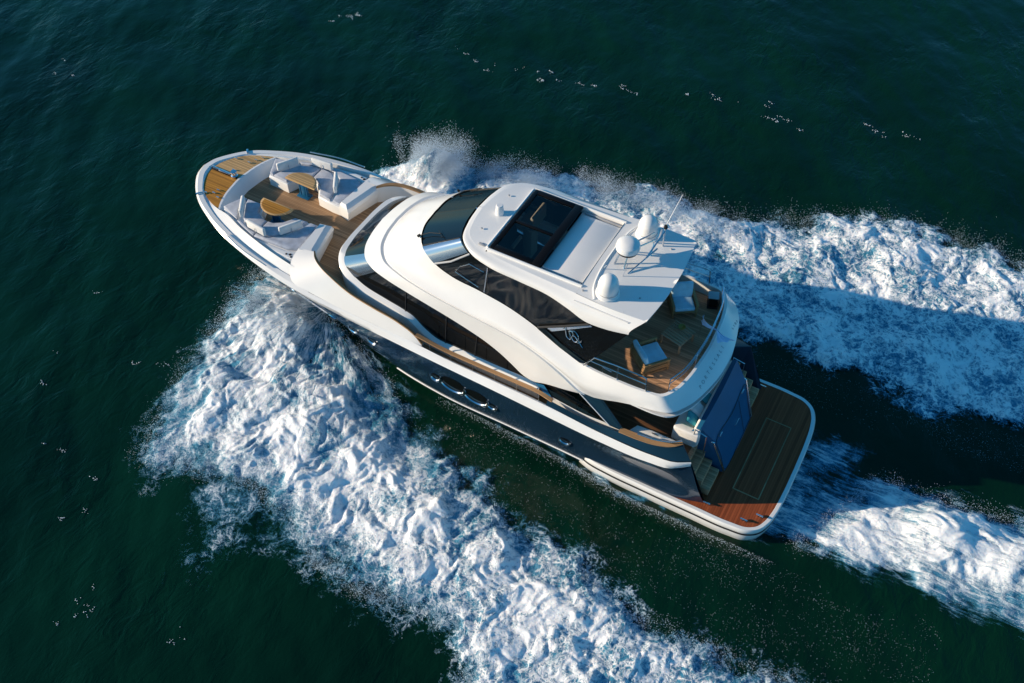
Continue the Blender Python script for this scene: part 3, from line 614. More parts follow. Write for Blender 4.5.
for x0, x1, y0, y1 in ((1.58, 1.62, -1.6, 1.75), (.68, .72, -1.6, 1.75), (.7, 1.6, 1.71, 1.75), (.7, 1.6, -1.6, -1.56)):
    fr_.box(((x0+x1)/2, (y0+y1)/2, .6225), (x1-x0, y1-y0, .006), bev=0)
fr_.build('platform_hatch_seam', TRIM, Yt, smooth=False)
for x, y in ((2.15, 2.75), (.45, 2.35), (.85, 2.75), (2.2, -2.8)):
    c_ = MB(); c_.tube([(x-.12, y, .72), (x+.12, y, .72)], .025); c_.tube([(x-.05, y, .62), (x-.05, y, .72)], .02); c_.tube([(x+.05, y, .62), (x+.05, y, .72)], .02)
    c_.build('mooring_cleat', CHROME, Yt)
# navy aft bulwark with teak cap
BO = [(8.1, 2.88, 2.70), (6.7, 2.88, 2.52), (5.5, 2.87, 2.60), (4.8, 2.84, 2.60), (4.2, 2.76, 2.62), (3.65, 2.55, 2.66), (3.45, 2.36, 2.68)]
BW = [(8.1, 3.04, 2.57), (6.7, 3.04, 2.45), (5.5, 3.03, 2.40), (4.8, 3.02, 2.40), (4.2, 3.0, 2.41), (3.5, 2.93, 2.46), (3.0, 2.74, 2.56)]
BI = [(8.1, 2.72, 2.70), (6.7, 2.70, 2.52), (5.5, 2.66, 2.60), (4.8, 2.61, 2.60), (4.2, 2.52, 2.62), (3.75, 2.36, 2.66), (3.55, 2.22, 2.68)]
both(lambda s_: MB().loft([BW, BO], 50, mirror=False, side=s_).build('aft_bulwark', NAVYC, Yt))
both(lambda s_: MB().loft([[(p[0]-.05 if i > 4 else p[0], p[1]-.16, 1.9) for i, p in enumerate(BO)], BI], 50, mirror=False, side=s_).build('bulwark_lining', GELM, Yt))
def capr(s_):
    sel = lambda L_: [(p[0], p[1]*s_, p[2]) for p in L_ if p[0] < 6.0]
    a = sel(BO); c = sel(BI)
    MB().loft([[(p[0], p[1], p[2]-.01) for p in a], [(p[0], p[1], p[2]+.035) for p in a], [(p[0], p[1], p[2]+.035) for p in c], [(p[0], p[1], p[2]-.03) for p in c]], 40, mirror=False).build('bulwark_cap', TRIM, Yt)
    MB().tube([(4.9, 2.72*s_, 2.74), (4.3, 2.66*s_, 2.75), (3.8, 2.5*s_, 2.78), (3.5, 2.3*s_, 2.80)], .02, k=14).build('cap_rail', CHROME, Yt)
    # wedge closing the aft end of the bulwark down to the platform
    q = [(3.0, 2.74, 2.56), (3.45, 2.36, 2.70), (3.55, 2.22, 2.70), (3.35, 2.25, .6), (2.3, 2.62, .6), (2.2, 2.72, .6)]
    MB().add([(p[0], p[1]*s_, p[2]) for p in q], [(0, 1, 2), (0, 2, 3, 4), (0, 4, 5)]).build('quarter_end', NAVYC, Yt, smooth=False)
both(capr)
# steps down to the platform on both sides
def steps(s_):
    for k in range(4):
        MB().box((2.45+k*.3, 1.95*s_, .62+.16*(k+1)), (.42, .95, .32*(k+1)+.02), bev=.02).build('boarding_step', DARKW if k < 0 else TEAKF, Yt)
both(steps)
# transom with garage door
def arc_y(x, z, w_, bow): return [(x-bow*(1-(i/8-1)**2) if False else x-bow*math.cos(math.pi*(i/16-.5)), (i/16*2-1)*w_, z) for i in range(17)]
T0 = arc_y(3.30, 2.86, 1.62, .0); T1 = arc_y(3.16, 2.92, 1.64, .04); T2 = arc_y(2.72, 2.36, 1.46, .04); T3 = arc_y(2.66, 2.28, 1.46, .04); T4 = arc_y(2.10, .62, 1.30, .04)
MB().loft([T0, T1, T2, T3, T4], 40, mirror=False).build('transom', NAVYB, Yt, ang=18)
def tr_side(s_):
    q = [(3.30, 1.62, 2.86), (3.16, 1.64, 2.92), (2.72, 1.46, 2.36), (2.10, 1.30, .62), (3.6, 1.50, .62), (3.6, 1.62, 2.3)]
    MB().add([(p[0], p[1]*s_, p[2]) for p in q], [tuple(range(6))]).build('transom_cheek', NAVYB, Yt, smooth=False)
    MB().tube([(2.74, 1.50*s_, 2.28), (2.66, 1.50*s_, 2.26), (2.10, 1.32*s_, .72), (2.16, 1.3*s_, .68)], .035).build('transom_rail', CHROME, Yt)
    MB().tube([(3.35, 1.72*s_, 2.0), (3.3, 1.72*s_, 2.85), (2.9, 1.74*s_, 2.75), (2.85, 1.76*s_, 1.6)], .022).build('boarding_handrail', CHROME, Yt)
both(tr_side)
MB().box((2.36, -.2, 1.55), (.03, .34, .06), bev=.008).build('garage_latch', CHROME, Yt)
def tp_(u, v): # point on the garage door: u across, v up
    x = 2.10+(2.66-2.10)*v-.055*math.cos(u*1.2); return (x-.004, u*(1.30+.16*v), .62+1.66*v)
MB().tube([tp_(u, v) for u, v in [(-.93, .06), (0, .06), (.93, .06), (.93, .5), (.93, .95), (0, .95), (-.93, .95), (-.93, .5)]], .009, k=60, closed=True).build('garage_seam', BLACK, Yt)
MB().tube([tp_(-.42, v) for v in (.08, .4, .7, .93)], .006).build('garage_seam', BLACK, Yt)
for u in (-.7, .7): MB().box(tp_(u, .95), (.06, .22, .05), bev=.015).build('garage_hinge', CHROME, Yt)
# aft sofa of the cockpit
sf = MB(); sf.box((3.62, 0, 2.1), (.85, 3.5, .5), bev=.06, seg=3); sf.box((3.25, 0, 2.45), (.26, 3.3, .75), bev=.08, seg=3); sf.box((3.58, 1.62, 2.28), (.9, .28, .62), bev=.06, seg=3); sf.box((3.58, -1.62, 2.28), (.9, .28, .62), bev=.06, seg=3)
sofa = sf.build('cockpit_sofa', FABW, Yt)
MB().box((3.74, 0, 2.39), (.62, 2.9, .14), bev=.05, seg=3).build('seat_cushion', FABW, sofa)
# fender lockers
MB().prism([(5.25, 2.52), (5.1, 2.22), (4.6, 2.18), (3.72, 2.18), (4.2, 2.48)], 1.92, 2.5, .04).build('fender_locker', GEL, Yt)
MB().tube([(4.55, 2.30, 2.52), (4.5, 2.36, 2.6), (4.3, 2.36, 2.6), (4.25, 2.30, 2.52)], .02).build('locker_cleat', CHROME, Yt)

# ---------------- deckhouse
LO = [(17.42, 0, 4.08), (17.40, .9, 4.08), (17.28, 1.6, 4.07), (17.05, 2.0, 4.0), (16.65, 2.3, 3.85), (16.1, 2.45, 3.68), (15, 2.52, 3.50), (14.2, 2.55, 3.38), (13.75, 2.56, 3.22), (13.35, 2.56, 2.88), (12.8, 2.56, 2.62), (12, 2.56, 2.58), (10.5, 2.56, 2.56), (9.2, 2.56, 2.58), (8.6, 2.58, 2.62)]
WL = [(17.22, 0, 4.12), (17.18, .9, 4.12), (17.02, 1.6, 4.11), (16.75, 2.0, 4.06), (16.35, 2.2, 3.95), (15.9, 2.3, 3.80), (14.8, 2.38, 3.60), (14.1, 2.40, 3.48), (13.7, 2.40, 3.34), (13.3, 2.40, 2.98), (12.75, 2.42, 2.70), (12, 2.42, 2.68), (10.5, 2.42, 2.66), (9.2, 2.44, 2.70), (8.7, 2.46, 2.70)]
WU = [(16.36, 0, 4.74), (16.28, .8, 4.74), (16.08, 1.5, 4.74), (15.8, 1.9, 4.73), (15.3, 2.18, 4.70), (14.7, 2.30, 4.62), (13.9, 2.34, 4.48), (13.0, 2.36, 4.30), (12.15, 2.37, 4.12), (11.4, 2.38, 3.93), (10.8, 2.38, 3.73), (10.2, 2.39, 3.45), (9.7, 2.40, 3.12), (9.12, 2.43, 2.80), (8.75, 2.46, 2.72)]
LD = [(p[0], p[1]*.985, 3.2 if p[0] > 17 else (2.85 if p[0] > 16 else (2.4 if p[0] > 14 else 2.0))) for p in LO]
LD = [(p[0]-.06 if p[0] > 16.5 else p[0], p[1], p[2]) for p in LD]
MB().loft([LD, LO, [(p[0]-.03 if p[0] > 16 else p[0], p[1]-.03 if p[1] > 1 else p[1], p[2]+.04) for p in LO], WL], 90).build('deckhouse', GEL, Yt, ang=40)
win = MB().loft([WL, WU], 90).build('saloon_window', GLASS, Yt, ang=60)
def corner_reflection_pane(lo, hi, xl, xh, par, s_, off):
    a = np.array([p for p in cr(lo, 600) if xl[0] <= p[0] <= xl[1]]); c = np.array([p for p in cr(hi, 600) if xh[0] <= p[0] <= xh[1]])
    A_ = np.array([cr(a, 24), cr(c, 24)])+np.array([off, off, .008]); A_ = A_*np.array([1, s_, 1])
    MB().grid(A_).build('corner_reflection_pane', MIRR, par, ang=60)  # overlay just off the real glass, added for its reflection
both(lambda s_: corner_reflection_pane(WL, WU, (16.15, 16.95), (15.15, 15.95), win, s_, .012))
def mull(s_):
    for x in (14.0, 12.4, 11.2):
        a = min(cr(WL, 300), key=lambda p: abs(p[0]-x)); c = min(cr(WU, 300), key=lambda p: abs(p[0]-x+.1))
        MB().tube([(a[0], (a[1]+.01)*s_, a[2]), (c[0], (c[1]+.01)*s_, c[2])], .022).build('mullion', BLACK, win)
both(mull)
# brow and upper shell
E0 = [(16.42, 0, 4.76), (16.34, .8, 4.76), (16.13, 1.54, 4.76), (15.84, 1.95, 4.75), (15.32, 2.24, 4.72), (14.7, 2.36, 4.64), (13.9, 2.41, 4.50), (13.0, 2.43, 4.32), (12.15, 2.44, 4.14), (11.4, 2.45, 3.95), (10.8, 2.45, 3.75), (10.2, 2.46, 3.47), (9.7, 2.47, 3.14), (9.2, 2.50, 2.84), (8.9, 2.53, 2.82), (8.37, 2.57, 3.03), (7.6, 2.62, 3.26), (6.94, 2.66, 3.48)]
E1 = [(15.80, 0, 5.06), (15.72, .8, 5.06), (15.50, 1.45, 5.05), (15.05, 1.95, 5.02), (14.3, 2.22, 4.98), (13.4, 2.38, 4.93), (12.4, 2.46, 4.86), (11.4, 2.51, 4.80), (10.4, 2.55, 4.74), (9.6, 2.59, 4.66), (8.9, 2.64, 4.50), (8.3, 2.68, 4.28), (7.7, 2.70, 3.95), (7.2, 2.71, 3.62), (6.94, 2.68, 3.48)]
E1b = [(p[0]-.10, p[1]-.05 if p[1] > .1 else 0, p[2]-.02) for p in E1]
E1c = [(p[0]-.19, p[1]-.03 if p[1] > .1 else 0, p[2]+.05) for p in E1]
E2 = [(15.55, 0, 5.22), (15.45, .8, 5.22), (15.2, 1.38, 5.2), (14.7, 1.82, 5.17), (13.9, 2.10, 5.12), (13.0, 2.28, 5.05), (12.0, 2.38, 4.98), (11.0, 2.46, 4.90), (10.0, 2.53, 4.84), (9.1, 2.62, 4.76), (8.3, 2.72, 4.58), (7.5, 2.80, 4.40), (6.8, 2.83, 4.27)]
US = [(14.12, 0, 6.14), (14.05, .8, 6.14), (13.62, 1.58, 6.10), (13.0, 1.86, 5.84), (12.3, 1.97, 5.68), (11.2, 2.02, 5.60), (10.05, 2.08, 5.46), (8.95, 2.22, 5.24), (8.0, 2.42, 5.02), (7.2, 2.56, 4.86), (6.6, 2.62, 4.84), (6.0, 2.65, 4.86), (5.4, 2.66, 4.88), (4.85, 2.63, 4.90), (4.38, 2.56, 4.92), (4.08, 2.14, 4.95), (3.93, 1.6, 4.96), (3.84, .8, 4.96), (3.80, 0, 4.96)]
USi = US
brow = MB().loft([E0, E1], 110, across=5).build('brow', GEL, Yt, ang=40)
MB().loft([E1, E1b, E1c], 110).build('brow_groove', GEL, Yt, ang=25)
# upper shell: groove edge -> shoulder -> coaming top; aft of x=6.94 its lower edge is the deck overhang
LOWA = E1c+[(6.3, 2.72, 3.72), (5.63, 2.78, 4.06), (4.95, 2.80, 4.30), (4.40, 2.78, 4.41), (4.05, 2.70, 4.46), (3.60, 2.15, 4.50), (3.32, 1.3, 4.50), (3.18, .5, 4.50), (3.16, 0, 4.50)]
def param(line, key, n):   # resample in two stretches so that matching stations stay together
    c = cr(line, 1200); i = int(np.argmin(np.hypot(c[:, 0]-key[0], c[:, 1]-key[1])))
    return np.vstack([cr(c[:i+1:8] if i % 8 == 0 else np.vstack([c[:i+1:8], c[i]]), n), cr(np.vstack([c[i::8], c[-1]]), n)[1:]])
A = np.array([param(LOWA, (6.3, 2.72), 70), param(E2+[(6.1, 2.83, 4.30), (5.4, 2.80, 4.42), (4.9, 2.78, 4.52), (4.5, 2.73, 4.60), (4.2, 2.66, 4.63), (3.80, 2.10, 4.68), (3.55, 1.3, 4.70), (3.42, .5, 4.70), (3.40, 0, 4.70)], (6.3, 2.79), 70), param(US, (6.6, 2.62), 70)])
A = np.stack([cr(A[:, j], 9) for j in range(A.shape[1])], axis=1)
sh = MB(); sh.grid(A); sh.grid(A*np.array([1, -1, 1]), True)
shell_bvh = BVHTree.FromPolygons([Vector(v) for v in sh.v], sh.f)
shell = sh.build('upper_shell', GEL, Yt, ang=40)
# coaming inner face and soffit of the fly deck
aft = [p for p in US if p[0] <= 8.0]
MB().loft([aft, [(p[0]+(.08 if p[0] < 4.6 else .0), max(p[1]-.08, 0), p[2]) for p in aft], [(p[0]+(.09 if p[0] < 4.6 else .0), max(p[1]-.09, 0), 4.38) for p in aft]], 60).build('fly_coaming', GEL, Yt)
fd = [(p[0]+(.05 if p[0] < 4.6 else 0), max(p[1]-.05, 0)) for p in cr(aft, 50)]
MB().prism(full([(12.5, 0), (12.5, 1.6), (9, 1.9)]+fd), 4.30, 4.40).build('fly_deck', TEAKF, Yt, smooth=False)
so = [(p[0], p[1]) for p in cr([q for q in LOWA if q[0] <= 6.35], 50)]
MB().prism(full([(8.4, 0), (8.4, 2.5), (7.0, 2.6)]+so), 4.2, 4.27).build('fly_soffit', GELM, Yt, smooth=False)
MB().box((7.2, 0, 3.0), (.06, 4.9, 2.4), bev=0).build('saloon_door', GLASS, Yt, smooth=False)
# cockpit wing pillars and glass
def wing(s_):
    q = [(7.05, 2.64, 3.46), (5.82, 2.74, 2.56), (5.42, 2.74, 2.56), (6.50, 2.66, 3.78)]
    m_ = MB(); a = [(p[0], p[1]*s_, p[2]) for p in q]; c = [(p[0], (p[1]-.10)*s_, p[2]) for p in q]
    m_.add(a+c, [(0, 1, 2, 3), (7, 6, 5, 4), (0, 4, 5, 1), (1, 5, 6, 2), (2, 6, 7, 3), (3, 7, 4, 0)])
    o = m_.build('wing_pillar', NAVYC, Yt, smooth=False)
    MB().tube([(7.07, 2.66*s_, 3.46), (5.84, 2.765*s_, 2.57)], .02).build('pillar_edge', GEL, o)
    g = [(8.55, 2.58, 2.92), (8.1, 2.70, 2.66), (5.86, 2.72, 2.56), (7.05, 2.62, 3.46)]
    gl = MB().add([(p[0], p[1]*s_, p[2]) for p in g], [(0, 1, 2, 3)]).build('wing_window', WINGL, Yt, smooth=False)
    p0 = [(8.72, 2.60, 2.92), (8.2, 2.74, 2.62), (7.95, 2.74, 2.62), (8.40, 2.61, 3.0)]
    MB().add([(p[0], (p[1]+.01)*s_, p[2]) for p in p0], [(0, 1, 2, 3)]).build('window_post', NAVYB, gl, smooth=False)
both(wing)

# ---------------- windshield, side glass, hardtop
WT = [(12.50, 0, 7.0), (12.42, .8, 6.99), (12.22, 1.38, 6.96), (11.7, 1.80, 6.95), (10.9, 2.0, 6.93), (9.7, 2.04, 6.90), (8.6, 2.09, 6.86), (7.9, 2.14, 6.70), (7.45, 2.17, 6.55), (7.1, 2.17, 6.45)]
UG = [(14.12, 0, 6.14), (14.05, .8, 6.14), (13.62, 1.58, 6.10), (13.0, 1.86, 5.84), (12.3, 1.97, 5.68), (11.2, 2.02, 5.60), (10.4, 2.06, 5.51), (9.6, 2.13, 5.38), (9.2, 2.18, 5.30), (8.85, 2.23, 5.24)]
ws = MB().loft([[(p[0]-.02, p[1]-.02 if p[1] > .1 else 0, p[2]-.03) for p in UG], [(p[0]-.02, p[1]-.02 if p[1] > .1 else 0, p[2]+.03) for p in WT]], 90).build('flybridge_glass', GLASS, Yt, ang=60)
both(lambda s_: corner_reflection_pane(UG, WT, (12.98, 13.60), (11.66, 12.22), ws, s_, .012))
def wside(s_):
    MB().tube([(13.60, 1.58*s_, 6.12), (12.24, 1.385*s_, 6.95)], .03).build('windshield_frame', BLACK, ws)
    MB().tube([(12.95, 1.88*s_, 5.86), (12.3, 1.90*s_, 6.3), (11.6, 1.84*s_, 6.94)], .035).build('corner_frame', GREY, ws)
    MB().tube([(12.1, 1.98*s_, 6.0), (11.9, 1.98*s_, 6.35), (11.55, 1.97*s_, 6.62), (11.0, 2.0*s_, 6.55)], .016).build('window_handle', CHROME, ws)
    MB().tube([(12.1, 1.985*s_, 6.0), (11.2, 2.035*s_, 5.78)], .014).build('window_seam', CHROME, ws)
    MB().tube([(10.98, 2.05*s_, 5.68), (10.85, 2.02*s_, 6.86)], .02).build('window_post', CHROME, ws)
    MB().tube([(8.9, 2.24*s_, 5.3), (8.0, 2.24*s_, 5.86), (7.15, 2.21*s_, 6.40)], .04).build('window_sill', BLACK, ws)
    w_ = MB(); w_.tube([(13.9, 1.25*s_, 6.18), (13.55, 1.2*s_, 6.42), (13.05, 1.28*s_, 6.68)], .014); w_.tube([(13.97, 1.32*s_, 6.15), (13.9, 1.25*s_, 6.2)], .05); w_.tube([(13.25, 1.08*s_, 6.58), (12.9, 1.44*s_, 6.70)], .01)
    w_.build('wiper', BLACK, ws)
    # dark flank panel with the emblem, silver strip above it, black strip along the coaming
    q = [(8.80, 2.18, 5.25), (7.15, 2.15, 6.42), (6.55, 2.17, 6.52), (5.85, 2.17, 6.66), (6.95, 2.47, 4.93), (7.3, 2.46, 4.92), (8.0, 2.36, 5.06)]
    fp = MB().add([(p[0], p[1]*s_, p[2]) for p in q], [tuple(range(7))]).build('flank_panel', GLASS, Yt, smooth=False)
    st = [(8.62, 2.20, 5.42), (7.18, 2.18, 6.40), (7.05, 2.18, 6.32), (8.45, 2.22, 5.34)]
    MB().add([(p[0], (p[1]+.02)*s_, p[2]) for p in st], [(0, 1, 2, 3)]).build('silver_strip', CHROME, fp, smooth=False)
    bs = [(8.9, 2.255, 5.27), (8.0, 2.45, 5.06), (7.2, 2.58, 4.90), (6.95, 2.54, 4.95), (7.9, 2.40, 5.16), (8.62, 2.245, 5.38)]
    MB().add([(p[0], (p[1]+.02)*s_, p[2]+.01) for p in bs], [tuple(range(6))]).build('black_strip', GLASS, fp, smooth=False)
    # emblem: looped monogram in thin steel
    O = Vector((7.62, (2.30)*s_, 5.62)); ux = Vector((-1, .10*s_, .03)).normalized(); uy = Vector((.25, -.16*s_, .95)).normalized()
    def cv(pts, k=24): return [tuple(O+ux*(a*.34)+uy*(b*.34)) for a, b in cr([(a, b, 0) for a, b in pts], k)[:, :2]]
    e_ = MB()
    e_.tube(cv([(-1.0, .45), (-.8, .6), (-.75, .1), (-.7, -.35), (-.4, -.5), (-.3, 0), (-.35, .5), (-.05, .6), (.1, .1)]), .016)
    e_.tube(cv([(.35, .1), (.1, .2), (-.15, -.1), (.05, -.45), (.35, -.4), (.45, -.1), (.3, .15)]), .016)
    e_.tube(cv([(-.1, .65), (.3, .75), (.6, .4), (.6, -.1), (.75, -.5), (.95, -.75)]), .016)
    e_.tube(cv([(.95, .05), (.7, -.3), (.45, -.45)]), .016)
    e_.build('emblem', CHROME, fp)
both(wside)

# hardtop as a ring around the sunroof opening
TO = [(12.36, 0, 7.08), (12.28, .8, 7.07), (12.10, 1.42, 7.04), (11.6, 1.84, 7.0), (10.8, 2.06, 6.95), (9.7, 2.10, 6.90), (8.6, 2.15, 6.86), (7.9, 2.21, 6.70), (7.3, 2.25, 6.50), (6.6, 2.25, 6.52), (5.85, 2.22, 6.66)]
TF = [(12.20, 0, 7.20), (12.12, .7, 7.19), (11.95, 1.25, 7.17), (11.5, 1.58, 7.16), (10.8, 1.74, 7.18), (9.7, 1.84, 7.19), (8.6, 1.90, 7.20), (7.9, 1.93, 7.20), (7.3, 1.97, 7.20), (6.6, 2.0, 7.21), (5.45, 1.95, 7.22)]
TO2 = [(p[0], p[1]+.01, p[2]+.05) for p in TO]
rf = MB().loft([TO, TO2, TF], 80, across=7)
HX0, HX1, HY = 7.80, 11.08, 1.56
tf = cr(TF, 160)
# top: front piece, side strips, aft piece
def half_at(x): i = int(np.argmin(np.abs(tf[40:, 0]-x)))+40; return tf[i]
fr_pts = [tuple(p) for p in tf if p[0] >= HX1]; xs = np.linspace(HX1, HX0, 40)
side_o = [tuple(half_at(x)) for x in xs]
def zc(x, y): return 7.20+.035*(1-(y/1.9)**2)
front_in = [(HX1, p[1]*HY/max(fr_pts[-1][1], .01), 7.2+.03*(1-(p[1]/1.9)**2)) for p in fr_pts]
rf.loft([fr_pts, front_in], 50, across=4)
rf.loft([side_o, [(x, HY, 7.21) for x in xs]], 40)
aft_o = [tuple(half_at(x)) for x in np.linspace(HX0, 5.45, 20)]
rows = []
for p in aft_o:
    k_ = (p[0]-5.45)/(HX0-5.45)
    rows.append([(p[0]-.16*(1-(yy**2))*(1-k_), p[1]*yy, 7.215+.02*(1-yy*yy)) for yy in np.linspace(1, 0, 14)])
Ar = np.array(rows); rf.grid(Ar); rf.grid(Ar*np.array([1, -1, 1]), True)
aftedge = [tuple(q) for q in Ar[-1]]
rf.loft([aftedge, [(p[0]+.02, p[1]*.99, p[2]-.12) for p in aftedge]], 30)
roof = rf.build('hardtop', GEL, Yt, ang=35)
# underside
MB().prism(full([(12.3, 0), (11.9, 1.4), (10.8, 1.95), (9, 2.05), (7.3, 2.15), (5.9, 2.12), (5.55, 1.85), (5.35, 0)][1:-1]+[(5.35, 0)]) if False else [(HX0-.02, -2.1), (HX0-.02, 2.1), (5.95, 2.12), (5.55, 1.85), (5.42, 0.8), (5.42, -0.8), (5.55, -1.85), (5.95, -2.12)], 7.02, 7.06).build('hardtop_ceiling', GELM, roof, smooth=False)
# sunroof
hw = MB()
for a, c in (((HX1, HY), (HX1, -HY)), ((HX0, HY), (HX0, -HY)), ((HX1, HY), (HX0, HY)), ((HX1, -HY), (HX0, -HY))):
    hw.add([(a[0], a[1], 7.24), (c[0], c[1], 7.24), (c[0], c[1], 7.02), (a[0], a[1], 7.02)], [(0, 1, 2, 3)])
hw.build('sunroof_well', GEL, roof, smooth=False)
rim = MB(); rim.tube([(HX1, HY+.05, 7.22), (HX0-.05, HY+.05, 7.22)], .055); rim.tube([(HX1+.04, HY, 7.23), (HX1+.04, -HY, 7.23)], .045); rim.tube([(HX1, -HY-.05, 7.22), (HX0-.05, -HY-.05, 7.22)], .055)
rim.build('sunroof_rim', GEL, roof)
MB().box(((7.82+9.2)/2+.02, 0, 7.10), (1.42, 2*HY-.34, .06), bev=.02).build('sunroof_panel', GEL, roof)
MB().box(((7.82+9.2)/2+.02, 0, 7.05), (1.5, 2*HY-.02, .04), bev=.0).build('sunroof_tray', GELM, roof)
both(lambda s_: MB().box((8.5, (HY-.07)*s_, 7.12), (1.35, .07, .06), bev=.01).build('sunroof_track', GREY, roof))
GX0, GX1 = 9.26, 11.02
fm = MB()
def bar(x0, x1, y0, y1): fm.box(((x0+x1)/2, (y0+y1)/2, 7.27), (x1-x0, y1-y0, .07), bev=.012)
bar(GX0, GX0+.28, -HY+.02, HY-.02); bar(GX1-.13, GX1, -HY+.02, HY-.02); bar(GX0+.28, GX1-.13, HY-.2, HY-.02); bar(GX0+.28, GX1-.13, -HY+.02, -HY+.2); bar(GX0+.28, GX1-.13, -.05+.1, .15)
sg = fm.build('sunroof_frame', mat('black_enamel', (.006, .006, .007), .25, spec=.2), roof)
MB().add([(GX0+.28, -HY+.2, 7.265), (GX1-.13, -HY+.2, 7.265), (GX1-.13, HY-.2, 7.265), (GX0+.28, HY-.2, 7.265)], [(0, 1, 2, 3)]).build('sunroof_glass', SKYL, roof, smooth=False)
# helm below the glass
MB().box((10.2, 0, 4.42), (4.5, 3.8, .03), bev=0).build('helm_floor', DARK, Yt, smooth=False)
def helm_seat(x, y, z):
    m_ = MB(); m_.box((x, y, z), (.55, .95, .16), bev=.06, seg=3); m_.box((x-.34, y, z+.35), (.16, .95, .6), bev=.06, seg=3)
    for q in (-.52, .52): m_.box((x, y+q, z+.2), (.5, .09, .1), bev=.03)
    m_.box((x-.05, y, z-.8), (.35, .5, 1.45), bev=.05)
    return m_.build('helm_seat', BEIGE, Yt)
helm_seat(11.15, -1.35, 5.95); MB().box((11.0, -.15, 6.05), (.14, .62, .12), bev=.04).build('helm_backrest', BEIGE, Yt)
MB().box((11.9, -.3, 5.1), (.35, 2.6, 1.3), bev=.1).build('helm_console', DARK, Yt)

# roof fittings
for x0, x1 in ((7.55, 7.55), (6.2, 6.2)): MB().tube([(x0, half_at(x0)[1]-.06, half_at(x0)[2]+.012), (x1, half_at(x1)[1]+.14, half_at(x1)[2]-.27)], .005).build('panel_seam', GREY, roof)
for x, y in ((6.0, 1.2), (6.0, -1.2), (7.65, 1.75), (11.7, .9), (11.7, -.9)): MB().lathe([(0, 0), (.035, 0), (.03, .03), (0, .035)], (x, y, 7.225), 12).build('deck_drain', GREY, roof)
MB().tube([(7.18, 1.9, 7.2), (7.38, 1.55, 7.21), (7.52, .9, 7.22), (7.56, 0, 7.22), (7.52, -.9, 7.22), (7.38, -1.55, 7.21), (7.18, -1.9, 7.2)], .05, k=40).build('roof_lip', GEL, roof)
for s_, lb in ((1, 'port'), (-1, 'starboard')):
    d_ = MB().lathe([(0, .10), (.30, .10), (.325, .14), (.33, .30), (.318, .44), (.275, .58), (.2, .68), (.10, .735), (.0, .745)], (6.95, 1.47*s_, 7.22), 36).build('satellite_dome', GEL, roof)
    MB().lathe([(.0, 0), (.385, 0), (.375, .05), (.335, .075), (.325, .11), (0, .11)], (6.95, 1.47*s_, 7.22), 36).build('dome_base', GEL, d_)
    MB().lathe([(.327, .115), (.331, .12), (.331, .135), (.327, .14)], (6.95, 1.47*s_, 7.22), 36).build('dome_seam', GREY, d_)
rd = MB().lathe([(0, 0), (.30, 0), (.375, .05), (.39, .14), (.36, .25), (.25, .33), (.1, .36), (0, .36)], (7.05, -.1, 7.68), 32).build('radar_dome', GEL, roof)
MB().lathe([(0, 0), (.33, 0), (.34, .07), (0, .07)], (7.05, -.1, 7.62), 28).build('radar_base', BLACK, rd)
ms = MB()
for a, c in (((7.3, .28, 7.2), (7.2, .12, 7.64)), ((6.95, .32, 7.2), (6.95, .12, 7.64)), ((7.3, -.4, 7.2), (7.2, -.3, 7.64)), ((6.9, -.45, 7.2), (6.9, -.3, 7.64)),
             ((6.9, -.25, 7.62), (6.45, -.85, 7.75)), ((7.1, -.35, 7.62), (6.6, -1.1, 7.75)), ((6.45, -.6, 7.2), (6.5, -.9, 7.75)), ((6.45, -.2, 7.5), (6.3, -1.2, 7.9)), ((6.3, -1.2, 7.22), (6.3, -1.2, 8.0)), ((6.5, -1.25, 7.22), (6.4, -1.2, 7.95)), ((6.75, .45, 7.22), (6.3, -.7, 7.55))):
    ms.tube([a, c], .028)
mast = ms.build('mast', CHROME, roof)
MB().tube([(6.35, -1.22, 7.9), (6.1, -1.75, 9.05)], [.018, .008]).build('whip_antenna', GEL, mast)
MB().lathe([(0, 0), (.06, 0), (.07, .05), (.05, .12), (0, .13)], (6.3, -1.2, 8.0), 14).build('navigation_light', BLACK, mast)
MB().tube([(7.5, .62, 7.2), (7.42, .62, 7.42)], .014).build('vhf_antenna', CHROME, roof)
MB().tube([(6.85, .62, 7.2), (6.75, .55, 7.75)], .012).build('vhf_antenna', CHROME, roof)
MB().lathe([(0, 0), (.15, 0), (.14, .10), (.12, .36), (.10, .38), (0, .38)], (11.55, 0, 7.2), 24).build('deck_light', GELM, roof)
MB().box((11.35, 1.5, 7.2), (.22, .10, .05), bev=.015).build('roof_vent', GREY, roof)
# flybridge rails
def fly_rail(s_):
    top = [(7.05, 2.60, 4.88), (6.72, 2.57, 5.42), (5.9, 2.58, 5.50), (5.1, 2.60, 5.52), (4.95, 2.6, 5.5), (4.9, 2.6, 4.9)]
    m_ = MB(); m_.tube([(p[0], p[1]*s_, p[2]) for p in top], .024)
    m_.tube([(6.85, 2.58*s_, 5.2), (4.92, 2.6*s_, 5.22)], .014); m_.tube([(6.4, 2.58*s_, 4.9), (6.4, 2.58*s_, 5.15), (6.1, 2.58*s_, 5.1)], .016)
    for x in (5.9,): m_.tube([(x, 2.6*s_, 4.86), (x, 2.58*s_, 5.5)], .02)
    m_.build('fly_rail', CHROME, Yt)
both(fly_rail)
ar = MB(); ap = [(4.32, 2.2, 5.42), (4.1, 1.6, 5.42), (4.0, .8, 5.42), (3.97, 0, 5.42), (4.0, -.8, 5.42), (4.1, -1.6, 5.42), (4.32, -2.2, 5.42)]
ar.tube(ap, .026, k=40); ar.tube([(p[0], p[1], 5.2) for p in ap], .014, k=40)
for i in (0, 2, 4, 6): ar.tube([(ap[i][0], ap[i][1], 4.5), ap[i]], .02)
ar.build('aft_fly_rail', CHROME, Yt)
